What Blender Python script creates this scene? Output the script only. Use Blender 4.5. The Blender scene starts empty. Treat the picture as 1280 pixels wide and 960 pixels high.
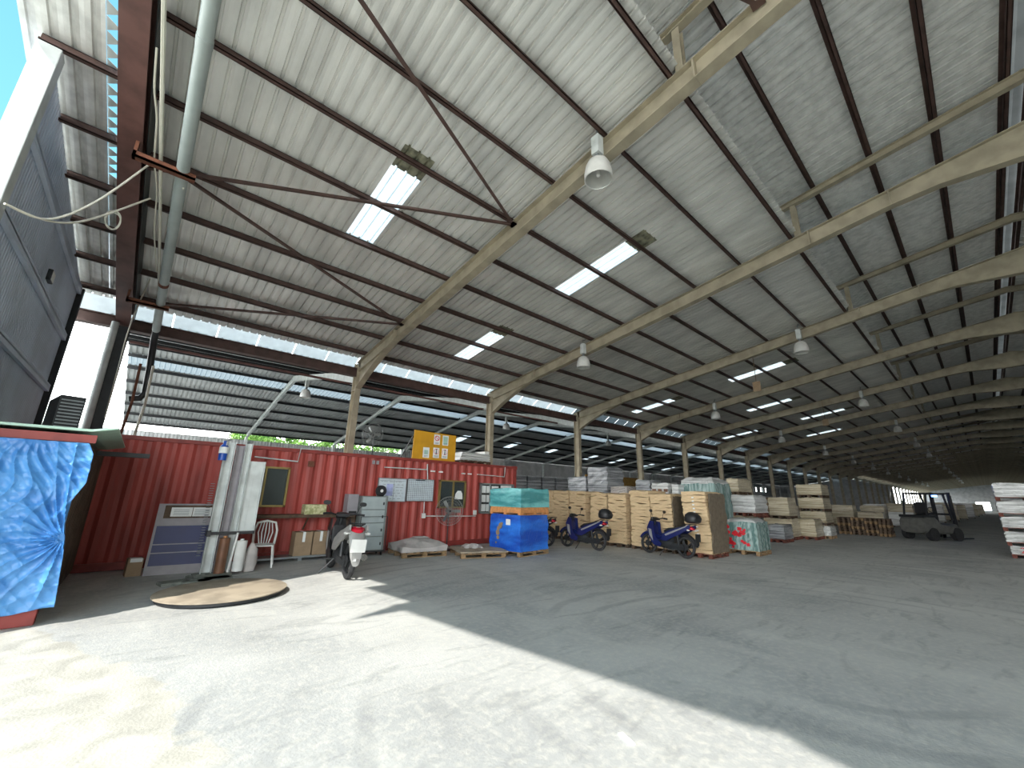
import bpy, math, random
from math import pi, sin, cos, radians, sqrt, atan2
from mathutils import Vector, Matrix
random.seed(7)
C = bpy.context.scene.collection

# ------------------------------------------------------------------ camera
F = 510.0; H = 1.58
up = Vector((44, -1880, F)).normalized()
ax = Vector((598, 151, F)); ax = (ax - up * ax.dot(up)).normalized()
ay = up.cross(ax)                                   # world axes in image frame (right, down, forward)
R = Matrix((ax, ay, up))
CAM = Vector((0, 0, H))
def ray(px, py): return R @ Vector((px - 640, py - 480, F))
def atx(px, py, X): r = ray(px, py); return CAM + r * (X / r.x)
def aty(px, py, Y): r = ray(px, py); return CAM + r * (Y / r.y)
def atz(px, py, Z=0.0): r = ray(px, py); return CAM + r * ((Z - H) / r.z)
cd = bpy.data.cameras.new('camera'); cam = bpy.data.objects.new('camera', cd); C.objects.link(cam)
cd.sensor_width = 36; cd.lens = F * 36 / 1280; cd.clip_start = .05; cd.clip_end = 900
RT = R.copy()
m = Matrix((RT.col[0], -RT.col[1], -RT.col[2])).transposed()
cam.matrix_world = Matrix.Translation(CAM) @ m.to_4x4()
bpy.context.scene.camera = cam

# ------------------------------------------------------------------ materials
def mat(name, col, rough=.6, metal=0, n=.12, s=6, bump=.0, bs=40, col2=None, spec=.5, stretch=None, alpha=None, emit=None, detail=4):
    m = bpy.data.materials.new(name); m.use_nodes = True
    nt = m.node_tree; N = nt.nodes; L = nt.links; b = N['Principled BSDF']
    b.inputs['Roughness'].default_value = rough; b.inputs['Metallic'].default_value = metal
    b.inputs['Specular IOR Level'].default_value = spec
    c = (col[0], col[1], col[2], 1)
    tc = N.new('ShaderNodeTexCoord'); mp = N.new('ShaderNodeMapping'); L.new(tc.outputs['Object'], mp.inputs[0])
    if stretch: mp.inputs['Scale'].default_value = stretch
    nz = N.new('ShaderNodeTexNoise'); nz.inputs['Scale'].default_value = s; nz.inputs['Detail'].default_value = detail
    L.new(mp.outputs[0], nz.inputs['Vector'])
    mx = N.new('ShaderNodeMix'); mx.data_type = 'RGBA'
    c2 = col2 if col2 else tuple(v * (1 - min(.9, n * 2.5)) for v in col)
    mx.inputs[6].default_value = (c2[0], c2[1], c2[2], 1); mx.inputs[7].default_value = c
    rp = N.new('ShaderNodeMapRange'); rp.inputs[1].default_value = .35; rp.inputs[2].default_value = .6
    L.new(nz.outputs['Fac'], rp.inputs[0]); L.new(rp.outputs[0], mx.inputs[0])
    L.new(mx.outputs[2], b.inputs['Base Color'])
    if bump:
        n2 = N.new('ShaderNodeTexNoise'); n2.inputs['Scale'].default_value = bs; n2.inputs['Detail'].default_value = 5
        L.new(mp.outputs[0], n2.inputs['Vector'])
        bp = N.new('ShaderNodeBump'); bp.inputs['Strength'].default_value = bump; bp.inputs['Distance'].default_value = .03
        L.new(n2.outputs['Fac'], bp.inputs['Height']); L.new(bp.outputs[0], b.inputs['Normal'])
    if alpha is not None: b.inputs['Alpha'].default_value = alpha
    if emit:
        b.inputs['Emission Color'].default_value = (*emit[:3], 1); b.inputs['Emission Strength'].default_value = emit[3]
    return m
def srgb(r, g, b):
    f = lambda v: ((v / 255 + .055) / 1.055) ** 2.4 if v > 10 else v / 255 / 12.92
    return (f(r), f(g), f(b))
def translucent(name, col, t=.6):
    m = bpy.data.materials.new(name); m.use_nodes = True; nt = m.node_tree; N = nt.nodes; L = nt.links
    N.remove(N['Principled BSDF']); out = N['Material Output']
    tr = N.new('ShaderNodeBsdfTranslucent'); df = N.new('ShaderNodeBsdfDiffuse'); mx = N.new('ShaderNodeMixShader')
    nz = N.new('ShaderNodeTexNoise'); nz.inputs['Scale'].default_value = 5; mc = N.new('ShaderNodeMix'); mc.data_type = 'RGBA'
    tc = N.new('ShaderNodeTexCoord'); L.new(tc.outputs['Object'], nz.inputs['Vector'])
    L.new(nz.outputs['Fac'], mc.inputs[0]); mc.inputs[6].default_value = (*[v * .75 for v in col], 1); mc.inputs[7].default_value = (*col, 1)
    L.new(mc.outputs[2], tr.inputs[0]); L.new(mc.outputs[2], df.inputs[0]); mx.inputs[0].default_value = t
    L.new(df.outputs[0], mx.inputs[1]); L.new(tr.outputs[0], mx.inputs[2]); L.new(mx.outputs[0], out.inputs[0])
    return m
M = {}
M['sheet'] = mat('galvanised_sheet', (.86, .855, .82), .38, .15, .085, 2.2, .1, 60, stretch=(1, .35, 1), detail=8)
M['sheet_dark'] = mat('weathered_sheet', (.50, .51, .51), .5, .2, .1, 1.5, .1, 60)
M['sheet_stained'] = mat('mottled_sheet', (.85, .85, .83), .38, .15, .08, 5, .1, 80, detail=9)
M['slate'] = mat('slate_blue_sheet', srgb(204, 214, 230), .55, 0, .08, 1.2)
M['frame'] = mat('stone_paint', srgb(172, 162, 140), .6, 0, .1, 3, .05, 90)
M['purlin'] = mat('red_oxide', srgb(88, 66, 60), .65, 0, .14, 4)
M['brown'] = mat('red_brown_paint', srgb(110, 76, 70), .6, 0, .15, 3)
M['white_steel'] = mat('white_steel', srgb(205, 210, 208), .5, 0, .08, 4)
M['pvc'] = mat('grey_pvc', srgb(168, 178, 176), .45, 0, .06, 3)
M['cable'] = mat('white_cable', srgb(215, 212, 198), .5, 0, .03)
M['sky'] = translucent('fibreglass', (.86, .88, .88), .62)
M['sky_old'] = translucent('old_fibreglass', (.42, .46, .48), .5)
M['sky_dull'] = mat('dull_fibreglass', srgb(150, 148, 126), .6, 0, .25, 6)
M['cont'] = mat('container_red', srgb(170, 72, 64), .55, 0, .13, 2.2, .08, 30, stretch=(1.5, 1, .35))
M['cont_rail'] = mat('container_rail_red', srgb(142, 56, 50), .55, 0, .12, 4)
M['black'] = mat('black_plastic', (.018, .018, .02), .45, 0, .1)
M['rubber'] = mat('rubber', (.03, .03, .032), .8, 0, .2, 12)
M['steel'] = mat('grey_steel', srgb(150, 156, 158), .4, .6, .06, 5)
M['chrome'] = mat('bright_steel', (.7, .7, .7), .2, 1, .02)
M['locker'] = mat('locker_grey', srgb(158, 168, 168), .5, 0, .05, 4)
M['locker_d'] = mat('locker_edge', srgb(120, 126, 124), .5, 0, .05, 4)
M['yellow'] = mat('yellow_board', srgb(205, 150, 28), .6, 0, .06, 3)
M['white'] = mat('white_plastic', srgb(222, 222, 218), .5, 0, .04)
M['paper'] = mat('paper', srgb(225, 228, 226), .8, 0, .03)
M['whiteboard'] = mat('whiteboard', srgb(200, 210, 215), .4, 0, .05, 5)
M['ink'] = mat('ink', srgb(60, 66, 76), .6, 0, .05)
M['red'] = mat('red_paint', srgb(205, 32, 46), .5, 0, .05)
M['redlens'] = mat('red_lens', srgb(190, 30, 50), .2, 0, .05)
M['blue_dark'] = mat('navy_panel', srgb(26, 38, 90), .5, 0, .06, 4)
M['panelgrey'] = mat('panel_grey', srgb(150, 146, 150), .6, 0, .05)
M['wood'] = mat('pallet_wood', srgb(150, 122, 88), .8, 0, .2, 6, stretch=(1, 6, 6))
M['wood_red'] = mat('red_pallet_wood', srgb(120, 66, 52), .8, 0, .2, 6)
M['wood_dark'] = mat('dark_wood', srgb(92, 74, 58), .8, 0, .2, 6)
M['ply'] = mat('worn_ply', srgb(172, 158, 138), .8, 0, .14, 3, .1, 50)
M['kraft'] = mat('kraft', srgb(206, 180, 142), .8, 0, .05, 5, .1, 20, stretch=(1, 1, 5))
M['kraft_side'] = mat('kraft_edge', srgb(112, 100, 84), .8, 0, .12, 9)
M['carton'] = mat('carton', srgb(150, 128, 102), .8, 0, .06)
M['gold'] = mat('bronze_alu', srgb(158, 138, 84), .4, .5, .05)
M['blind'] = mat('blind', srgb(122, 130, 126), .8, 0, .05, 8)
M['dark'] = mat('room_darkness', (.012, .013, .015), .7, 0, .05)  # near-black colour stands for the darkness inside the container
M['rust'] = mat('rust', srgb(118, 72, 52), .8, 0, .2, 8)
M['orange'] = mat('orange_tape', srgb(214, 148, 92), .6, 0, .12, 14)
M['bluepl'] = mat('blue_plastic', srgb(30, 78, 172), .35, 0, .12, 6)
M['bikeblue'] = mat('moped_blue', srgb(24, 34, 88), .3, 0, .06)
M['bikesilver'] = mat('moped_silver', srgb(158, 157, 154), .4, .2, .05)
M['brass'] = mat('copper_brown', srgb(120, 84, 62), .5, .2, .1)
M['concrete_ch'] = mat('cement_chunk', srgb(132, 136, 128), .9, 0, .15, 8, .3, 30)
M['bark'] = mat('bark', (.1, .07, .05), .9, 0, .2)
M['leaf'] = mat('leaf', (.16, .33, .05), .6, 0, .25, 2, col2=(.30, .46, .10))
M['beam'] = mat('work_light', (.9, .9, .9), .4, emit=(.1, .25, 1, 6))
M['mint'] = mat('mint_sheet', srgb(170, 200, 184), .5, 0, .06)
M['forkgrey'] = mat('forklift_grey', srgb(104, 104, 100), .5, .1, .1)
M['steel_dk'] = mat('dark_steel', srgb(48, 50, 52), .5, .3, .1)
M['glass'] = mat('glass', (.08, .1, .1), .08, 0, .01, alpha=.35)
M['mesh'] = mat('wire', srgb(150, 152, 150), .4, .7, .03)
# crinkled wrapped plastics, with layered goods inside
def wrapmat(name, c1, c2, zf=9, rough=.28, vert=False, bump=.6):
    m = bpy.data.materials.new(name); m.use_nodes = True; nt = m.node_tree; N = nt.nodes; L = nt.links; b = N['Principled BSDF']
    tc = N.new('ShaderNodeTexCoord'); mp = N.new('ShaderNodeMapping'); L.new(tc.outputs['Object'], mp.inputs[0])
    mp.inputs['Scale'].default_value = (zf, zf, .4) if vert else (.5, .5, zf)
    n1 = N.new('ShaderNodeTexNoise'); n1.inputs['Scale'].default_value = 1.6; n1.inputs['Detail'].default_value = 6; L.new(mp.outputs[0], n1.inputs['Vector'])
    mr = N.new('ShaderNodeMapRange'); mr.inputs[1].default_value = .4; mr.inputs[2].default_value = .6; L.new(n1.outputs['Fac'], mr.inputs[0])
    mx = N.new('ShaderNodeMix'); mx.data_type = 'RGBA'; mx.inputs[6].default_value = (*c1, 1); mx.inputs[7].default_value = (*c2, 1)
    L.new(mr.outputs[0], mx.inputs[0]); L.new(mx.outputs[2], b.inputs['Base Color'])
    n2 = N.new('ShaderNodeTexNoise'); n2.inputs['Scale'].default_value = 5; n2.inputs['Detail'].default_value = 5; n2.inputs['Distortion'].default_value = 1.5
    L.new(tc.outputs['Object'], n2.inputs['Vector'])
    bp = N.new('ShaderNodeBump'); bp.inputs['Strength'].default_value = bump; bp.inputs['Distance'].default_value = .08
    L.new(n2.outputs['Fac'], bp.inputs['Height']); L.new(bp.outputs[0], b.inputs['Normal'])
    b.inputs['Roughness'].default_value = rough; b.inputs['Coat Weight'].default_value = .4; b.inputs['Coat Roughness'].default_value = .15
    return m
M['w_grey'] = wrapmat('wrapped_grey', srgb(92, 96, 100), srgb(164, 167, 170))
M['w_green'] = wrapmat('wrapped_green', srgb(86, 118, 114), srgb(150, 172, 168), 9, .25, True)
M['w_beige'] = wrapmat('wrapped_beige', srgb(150, 138, 112), srgb(196, 186, 160))
M['w_blue'] = wrapmat('wrapped_blue', srgb(22, 74, 176), srgb(48, 124, 224), 2.0, .3, bump=.4)
M['w_teal'] = wrapmat('wrapped_teal', srgb(66, 142, 146), srgb(124, 200, 200), 2.5, .25, bump=.5)
M['w_white'] = wrapmat('wrapped_white', srgb(170, 172, 170), srgb(226, 228, 226), 7)
M['bag'] = mat('bag_film', srgb(182, 176, 172), .5, 0, .08, 5, .5, 12)
M['tarp'] = mat('blue_tarp', srgb(82, 144, 202),   .36, 0, .10, 3, .35, 16, col2=srgb(58, 118, 182))

# floor material: poured concrete with tyre sweeps, and the paler rough slab outside
def floor_mat():
    m = bpy.data.materials.new('concrete'); m.use_nodes = True; nt = m.node_tree; N = nt.nodes; L = nt.links; b = N['Principled BSDF']
    tc = N.new('ShaderNodeTexCoord')
    def noise(scale, det=6, dist=0, st=(1, 1, 1), rot=0):
        mp = N.new('ShaderNodeMapping'); mp.inputs['Scale'].default_value = st; mp.inputs['Rotation'].default_value = (0, 0, rot)
        L.new(tc.outputs['Object'], mp.inputs[0])
        n = N.new('ShaderNodeTexNoise'); n.inputs['Scale'].default_value = scale; n.inputs['Detail'].default_value = det; n.inputs['Distortion'].default_value = dist
        L.new(mp.outputs[0], n.inputs['Vector']); return n.outputs['Fac']
    def rng(v, a, c, lo=0, hi=1):
        r = N.new('ShaderNodeMapRange'); r.inputs[1].default_value = a; r.inputs[2].default_value = c; r.inputs[3].default_value = lo; r.inputs[4].default_value = hi
        L.new(v, r.inputs[0]); return r.outputs[0]
    def mix(f, a, c):
        x = N.new('ShaderNodeMix'); x.data_type = 'RGBA'
        if isinstance(f, float): x.inputs[0].default_value = f
        else: L.new(f, x.inputs[0])
        for i, v in ((6, a), (7, c)):
            if isinstance(v, tuple): x.inputs[i].default_value = (*v, 1)
            else: L.new(v, x.inputs[i])
        return x.outputs[2]
    def math(op, a, c):
        x = N.new('ShaderNodeMath'); x.operation = op
        for i, v in ((0, a), (1, c)):
            if isinstance(v, (int, float)): x.inputs[i].default_value = v
            else: L.new(v, x.inputs[i])
        return x.outputs[0]
    base = mix(rng(noise(.55, 8, .6), .35, .65), (.36, .365, .36), (.50, .50, .48))
    base = mix(rng(noise(.9, 7, 1.8, (1, .28, 1), .5), .52, .62, 0, .55), base, (.53, .53, .50))
    base = mix(rng(noise(1.6, 8, 2.6, (.35, 1.3, 1), -.35), .55, .66, 0, .38), base, (.22, .225, .225))
    base = mix(rng(noise(16, 6, .3), .45, .7, 0, .45), base, (.62, .60, .53))
    # swept tyre arcs
    mp = N.new('ShaderNodeMapping'); mp.inputs['Location'].default_value = (-6, -1.5, 0); L.new(tc.outputs['Object'], mp.inputs[0])
    wv = N.new('ShaderNodeTexWave'); wv.wave_type = 'RINGS'; wv.rings_direction = 'Z'; wv.inputs['Scale'].default_value = .55
    wv.inputs['Distortion'].default_value = 4; wv.inputs['Detail'].default_value = 5; wv.inputs['Detail Scale'].default_value = .6
    L.new(mp.outputs[0], wv.inputs['Vector'])
    msk = math('MULTIPLY', rng(wv.outputs['Fac'], .78, .95), rng(noise(.35, 3), .48, .6))
    base = mix(math('MULTIPLY', msk, .35), base, (.20, .205, .21))
    # pale outdoor slab, x < .55
    sx = N.new('ShaderNodeSeparateXYZ'); L.new(tc.outputs['Object'], sx.inputs[0])
    edge = math('ADD', sx.outputs[0], rng(noise(2.2, 6), 0, 1, -.45, .45))
    y2 = math('MULTIPLY', math('MAXIMUM', math('SUBTRACT', sx.outputs[1], 4.6), 0), .42)
    edge = math('ADD', edge, y2)
    out = rng(edge, .58, .52)
    pale = mix(rng(noise(3, 9, .8), .35, .65), (.42, .40, .35), (.60, .575, .50))
    col = mix(out, base, pale)
    L.new(col, b.inputs['Base Color'])
    L.new(rng(noise(1.2, 5), .3, .7, .55, .9), b.inputs['Roughness'])
    bp = N.new('ShaderNodeBump'); bp.inputs['Strength'].default_value = .35; bp.inputs['Distance'].default_value = .012
    L.new(noise(45, 8), bp.inputs['Height']); L.new(bp.outputs[0], b.inputs['Normal'])
    return m
M['floor'] = floor_mat()

# ------------------------------------------------------------------ mesh building
class MB:
    def __init__(s): s.v = []; s.f = []; s.m = []; s.slot = 0
    def add(s, vs, fs, T=None):
        k = len(s.v)
        s.v += [tuple(T @ Vector(p)) if T is not None else tuple(p) for p in vs]
        s.f += [tuple(i + k for i in f) for f in fs]; s.m += [s.slot] * len(fs); return s
    def box(s, x0, x1, y0, y1, z0, z1, T=None):
        vs = [(x, y, z) for x in (x0, x1) for y in (y0, y1) for z in (z0, z1)]
        return s.add(vs, [(0, 1, 3, 2), (4, 6, 7, 5), (0, 4, 5, 1), (2, 3, 7, 6), (0, 2, 6, 4), (1, 5, 7, 3)], T)
    def bar(s, p, q, w, h=None, upv=(0, 0, 1)):
        p = Vector(p); q = Vector(q); d = q - p; l = d.length
        if l < 1e-6: return s
        d /= l; u = Vector(upv)
        if abs(d.dot(u)) > .98: u = Vector((1, 0, 0))
        r = d.cross(u).normalized(); u = r.cross(d); h = h or w
        T = Matrix(((d.x, r.x, u.x, p.x), (d.y, r.y, u.y, p.y), (d.z, r.z, u.z, p.z), (0, 0, 0, 1)))
        return s.box(0, l, -w / 2, w / 2, -h / 2, h / 2, T)
    def tube(s, pts, r, n=8, caps=True, T=None):
        pts = [Vector(p) for p in pts]; rs = r if isinstance(r, (list, tuple)) else [r] * len(pts)
        vs = []; fs = []; ref = None
        for i, p in enumerate(pts):
            d = (pts[min(i + 1, len(pts) - 1)] - pts[max(i - 1, 0)]).normalized()
            if ref is None: ref = Vector((0, 0, 1)) if abs(d.z) < .9 else Vector((1, 0, 0))
            a = d.cross(ref).normalized(); b = a.cross(d); ref = b if abs(b.dot(d)) < .9 else ref
            for k in range(n):
                t = 2 * pi * k / n; vs.append(p + (a * cos(t) + b * sin(t)) * rs[i])
        for i in range(len(pts) - 1):
            for k in range(n):
                fs.append((i * n + k, i * n + (k + 1) % n, (i + 1) * n + (k + 1) % n, (i + 1) * n + k))
        if caps: fs += [tuple(range(n - 1, -1, -1)), tuple((len(pts) - 1) * n + k for k in range(n))]
        return s.add(vs, fs, T)
    def lathe(s, prof, n=20, T=None, cap=True):
        vs = []; fs = []
        for r, z in prof:
            for k in range(n): t = 2 * pi * k / n; vs.append((r * cos(t), r * sin(t), z))
        for i in range(len(prof) - 1):
            for k in range(n): fs.append((i * n + k, i * n + (k + 1) % n, (i + 1) * n + (k + 1) % n, (i + 1) * n + k))
        if cap: fs += [tuple(range(n - 1, -1, -1)), tuple((len(prof) - 1) * n + k for k in range(n))]
        return s.add(vs, fs, T)
    def torus(s, R_, r, n=28, m=8, T=None, a0=0, a1=2 * pi, sq=1.0):
        vs = []; fs = []; full = abs(a1 - a0 - 2 * pi) < 1e-6; N_ = n if full else n + 1
        for i in range(N_):
            a = a0 + (a1 - a0) * i / n
            for k in range(m):
                t = 2 * pi * k / m; rr = R_ + r * cos(t); vs.append((rr * cos(a), r * sq * sin(t), rr * sin(a)))
        for i in range(n if full else n):
            j = (i + 1) % N_
            for k in range(m): fs.append((i * m + k, j * m + k, j * m + (k + 1) % m, i * m + (k + 1) % m))
        return s.add(vs, fs, T)
    def loft(s, secs, n=14, T=None, e=.8, axis='x'):
        """sections (pos, cy, cz, half width, half height); superellipse cross-sections"""
        vs = []; fs = []
        for (x, cy, cz, w, h) in secs:
            for k in range(n):
                t = 2 * pi * k / n; c, q = cos(t), sin(t)
                a = w * math.copysign(abs(c) ** e, c); b = h * math.copysign(abs(q) ** e, q)
                vs.append((x, cy + a, cz + b) if axis == 'x' else (cy + a, cz + b, x))
        for i in range(len(secs) - 1):
            for k in range(n): fs.append((i * n + k, i * n + (k + 1) % n, (i + 1) * n + (k + 1) % n, (i + 1) * n + k))
        fs += [tuple(range(n - 1, -1, -1)), tuple((len(secs) - 1) * n + k for k in range(n))]
        return s.add(vs, fs, T)
    def prism(s, poly, a, b, plane='yz', T=None):
        """polygon in a plane, extruded along the third axis from a to b"""
        n = len(poly)
        P = {'yz': lambda p, t: (t, p[0], p[1]), 'xz': lambda p, t: (p[0], t, p[1]), 'xy': lambda p, t: (p[0], p[1], t)}[plane]
        vs = [P(p, a) for p in poly] + [P(p, b) for p in poly]
        fs = [tuple(range(n - 1, -1, -1)), tuple(range(n, 2 * n))] + [(i, (i + 1) % n, n + (i + 1) % n, n + i) for i in range(n)]
        return s.add(vs, fs, T)
    def ribbon(s, line, t, a, b, plane='yz', T=None):
        for (p, q) in zip(line, line[1:]):
            d = Vector((q[0] - p[0], q[1] - p[1])); d.normalize(); nx, ny = -d.y * t, d.x * t
            s.prism([(p[0], p[1]), (q[0], q[1]), (q[0] + nx, q[1] + ny), (p[0] + nx, p[1] + ny)], a, b, plane, T)
        return s
    def mesh(s, name, mats, smooth=False):
        me = bpy.data.meshes.new(name); me.from_pydata(s.v, [], s.f)
        for mm in (mats if isinstance(mats, (list, tuple)) else [mats]): me.materials.append(M[mm] if isinstance(mm, str) else mm)
        if max(s.m, default=0): me.polygons.foreach_set('material_index', s.m)
        if smooth:
            me.polygons.foreach_set('use_smooth', [True] * len(s.f)); me.update(); me.set_sharp_from_angle(angle=radians(38))
        me.update(); return me
    def build(s, name, mats, parent=None, smooth=False, bevel=0, loc=None, rot=None):
        o = bpy.data.objects.new(name, s.mesh(name, mats, smooth)); C.objects.link(o)
        if parent: o.parent = parent
        if loc: o.location = loc
        if rot is not None: o.rotation_euler = rot
        if bevel:
            b = o.modifiers.new('bevel', 'BEVEL'); b.width = bevel; b.segments = 2; b.limit_method = 'ANGLE'; b.angle_limit = radians(40)
        return o
def tag(o, label=None, cat=None, group=None, kind=None):
    if label: o['label'] = label
    if cat: o['category'] = cat
    if group: o['group'] = group
    if kind: o['kind'] = kind
    return o
def empty(name, loc=(0, 0, 0), rz=0, label=None, cat=None, group=None):
    o = bpy.data.objects.new(name, None); C.objects.link(o); o.location = loc; o.rotation_euler = (0, 0, rz); o.empty_display_size = .2
    return tag(o, label, cat, group)
def copy_tree(o, parent=None, loc=None, rz=None, label=None, group=None):
    c = o.copy(); C.objects.link(c); c.parent = parent
    for k in ('label', 'group'):
        if parent is None and k in c.keys(): del c[k]
    if loc is not None: c.location = loc
    if rz is not None: c.rotation_euler = (0, 0, rz)
    tag(c, label, None, group)
    for ch in [x for x in o.children]: copy_tree(ch, c)
    return c
def struct(o): o['kind'] = 'structure'; return o
def lab(o, t): o['label'] = t; return o

# ------------------------------------------------------------------ building numbers
RIDGE = -1.85; COLY = 14.0; BAY = 6.0; X0 = -.95; NF = 34; XE = X0 + BAY * (NF - 1)
def zr(Y): return 8.205 - .159 * (Y if Y >= RIDGE else 2 * RIDGE - Y)       # rafter top
def zm(Y): Y = Y if Y >= RIDGE else 2 * RIDGE - Y; return 8.9 + .162 * (2.29 - Y)   # raised roof
def mir(Y): return 2 * RIDGE - Y
LR = 22.9
def zl(Y): return 5.71 + .186 * (Y - 14.28) if Y <= LR else 7.313 - .185 * (Y - LR)   # side shed rafter top

# floor
f = MB().add([(-70, -60, 0), (230, -60, 0), (230, 75, 0), (-70, 75, 0)], [(0, 1, 2, 3)]).build('floor', 'floor'); struct(f)

PITCH = .2
PROF = [(0, 0), (.06, 0), (.07, .042), (.1, .042), (.11, 0), (.15, .006), (.2, 0)]
def sheets(mb, x0, x1, y0, y1, zf, holes=(), off=.16, nseg=1):
    n = int(round((x1 - x0) / PITCH))
    for i in range(n):
        xa = x0 + i * PITCH; iv = [(y0, y1)]
        for (hx0, hx1, hy0, hy1) in holes:
            if hx0 - 1e-4 <= xa < hx1 - 1e-3:
                nv = []
                for a, b in iv:
                    if hy1 <= a or hy0 >= b: nv.append((a, b)); continue
                    if a < hy0: nv.append((a, hy0))
                    if hy1 < b: nv.append((hy1, b))
                iv = nv
        for a, b in iv:
            pts = []
            for (dx, dz) in PROF:
                pts.append((xa + dx, a, zf(a) + off + dz)); pts.append((xa + dx, b, zf(b) + off + dz))
            mb.add(pts, [(2 * k, 2 * k + 2, 2 * k + 3, 2 * k + 1) for k in range(len(PROF) - 1)])
    return mb
def snap(x, x0): return x0 + round((x - x0) / PITCH) * PITCH
XS = -2.25
# skylights: (x centre, y low, y high)
SKY = [(2.6, 6.15, 8.3), (7.95, 4.75, 7.15), (8.0, 9.95, 12.3), (20.65, 5.0, 7.35), (20.75, 10.35, 12.75), (27.4, 6.6, 8.95), (33.9, 5.25, 7.7),
       (34.1, 10.65, 13.15), (41.3, 6.9, 9.2), (50.2, 7.1, 9.3), (50.6, 11.8, 13.4), (62.2, 6.4, 8.6), (74.1, 6.4, 8.6), (86.1, 6.4, 8.6), (98.1, 6.4, 8.6)]
skyL = ['large translucent roof panel nearest the open end, above the red container',
        'translucent roof panel in the second bay, the one nearer the ridge',
        'translucent roof panel in the second bay, low down over the container',
        'translucent roof panel in the fourth bay, nearer the ridge beside the third hanging lamp',
        'translucent roof panel in the fourth bay, low down near the columns',
        'translucent roof panel alone in the fifth bay, halfway up the slope',
        'translucent roof panel in the sixth bay, upper one of the pair',
        'translucent roof panel in the sixth bay, lower one of the pair']
SX = .6
holes = []
for (xc, a, b) in SKY:
    x = snap(xc - SX / 2, XS); holes.append((x, x + SX + .0, a, b))
for i, (hx0, hx1, a, b) in enumerate(holes):
    o = sheets(MB(), hx0, hx1, a, b, zr, off=.165).build('skylight_panel', 'sky')
    if i < 8: lab(sheets(MB(), hx0, hx1, a - .5, a + .02, zr, off=.15).build('panel_lap', 'sky_dull', o), 'dull olive upper end')
    if i < len(skyL): tag(o, skyL[i], 'skylight')
    else: tag(o, 'small distant bright skylight far down the left roof slope', 'skylight', 'distant skylights')
# main roof
XC = -1.25     # slit between canopy and main sheets
o = sheets(MB(), XC, XE + .5, 1.97, 13.98, zr, holes).build('ceiling', 'sheet'); struct(o)
o = sheets(MB(), XS, -1.4499, 4.9, 13.9, zr, off=.17).build('ceiling.001', 'sheet_stained'); struct(o)
b = sheets(MB(), -2.85, XC - .0001, 1.97, 3.3, zr); sheets(b, -2.65, XC - .0001, 3.3, 4.9, zr); o = b.build('added_shadow_roof', 'sheet'); struct(o)  # added out of view, stepped to place the roof's shadow edge on the floor
o = sheets(MB(), -2.85, XE + .5, mir(14.35), mir(1.97), zr).build('ceiling.002', 'sheet'); struct(o)
o = sheets(MB(), -3.85, XE + .5, RIDGE + .12, 3.15, zm).build('ceiling.003', 'sheet_stained'); struct(o)  # gable end and eave lengthened unseen to shape floor shadow and block light
o = sheets(MB(), -3.85, XE + .5, mir(2.75), mir(RIDGE + .12), zm).build('ceiling.004', 'sheet_stained'); struct(o)  # gable end also lengthened out of view for the shadow edge
# ridge strip of the raised roof, closed and opaque to stop sun spots
rs = MB()
n = int((XE + 3.85) / .3)
for i in range(n):
    xa = -3.85 + i * .3
    rs.prism([(RIDGE - .16, zm(RIDGE) + .2), (RIDGE, zm(RIDGE) + .26), (RIDGE + .16, zm(RIDGE) + .2), (RIDGE + .16, zm(RIDGE) + .19), (RIDGE, zm(RIDGE) + .25), (RIDGE - .16, zm(RIDGE) + .19)], xa, xa + .3)
struct(rs.build('ceiling.005', 'sheet_dark'))
# saw-toothed flashing by the canopy slit
fl = MB()
y = 4.9
while y < 9.4:
    fl.add([(-1.45, y, zr(y) + .19), (-1.45, y + .21, zr(y + .21) + .19), (-1.31, y + .105, zr(y + .1) + .19),
            (-1.45, y, zr(y) + .195), (-1.45, y + .21, zr(y + .21) + .195), (-1.31, y + .105, zr(y + .1) + .195)],
           [(0, 1, 2), (5, 4, 3), (0, 3, 4, 1), (1, 4, 5, 2), (2, 5, 3, 0)]); y += .21
tag(fl.build('flashing', 'white_steel'), 'saw-toothed metal flashing letting daylight through beside the brown gable beam', 'flashing')
fs_ = MB(); sheets(fs_, -1.45, XC, 9.4, 13.9, zr, off=.18); struct(fs_.build('ceiling.006', 'sheet_stained'))

# ---- purlins
def zsec(mb, Y, z0, xa, xb, h=.15, w=.065, t=.012, sl=-.159):
    mb.box(xa, xb, Y - t / 2, Y + t / 2, z0, z0 + h)
    mb.box(xa, xb, Y - t / 2, Y + w, z0 + h - t, z0 + h)
    mb.box(xa, xb, Y - w, Y + t / 2, z0, z0 + t); mb.box(xa, xb, Y - w, Y - w + t, z0, z0 + .03)
    return mb
PY = [2.12, 3.34, 4.59, 5.83, 7.07, 8.32, 9.56, 10.8, 12.05, 13.35]
ORD = ['topmost', 'second', 'third', 'fourth', 'fifth', 'sixth', 'seventh', 'eighth', 'ninth', 'lowest']
for i, Y in enumerate(PY):
    o = zsec(MB(), Y, zr(Y), -2.05 if Y > 5 else -1.2, XE).build('roof_purlin', 'purlin')
    tag(o, 'rust-brown steel purlin under the left roof slope, %s of ten from the ridge side' % ORD[i], 'purlin')
for Y in PY:
    tag(zsec(MB(), mir(Y), zr(Y), -1.2, XE).build('roof_purlin', 'purlin'), 'rust-brown purlin under the far right-hand roof slope', 'purlin', 'right-hand slope purlins')
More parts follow.
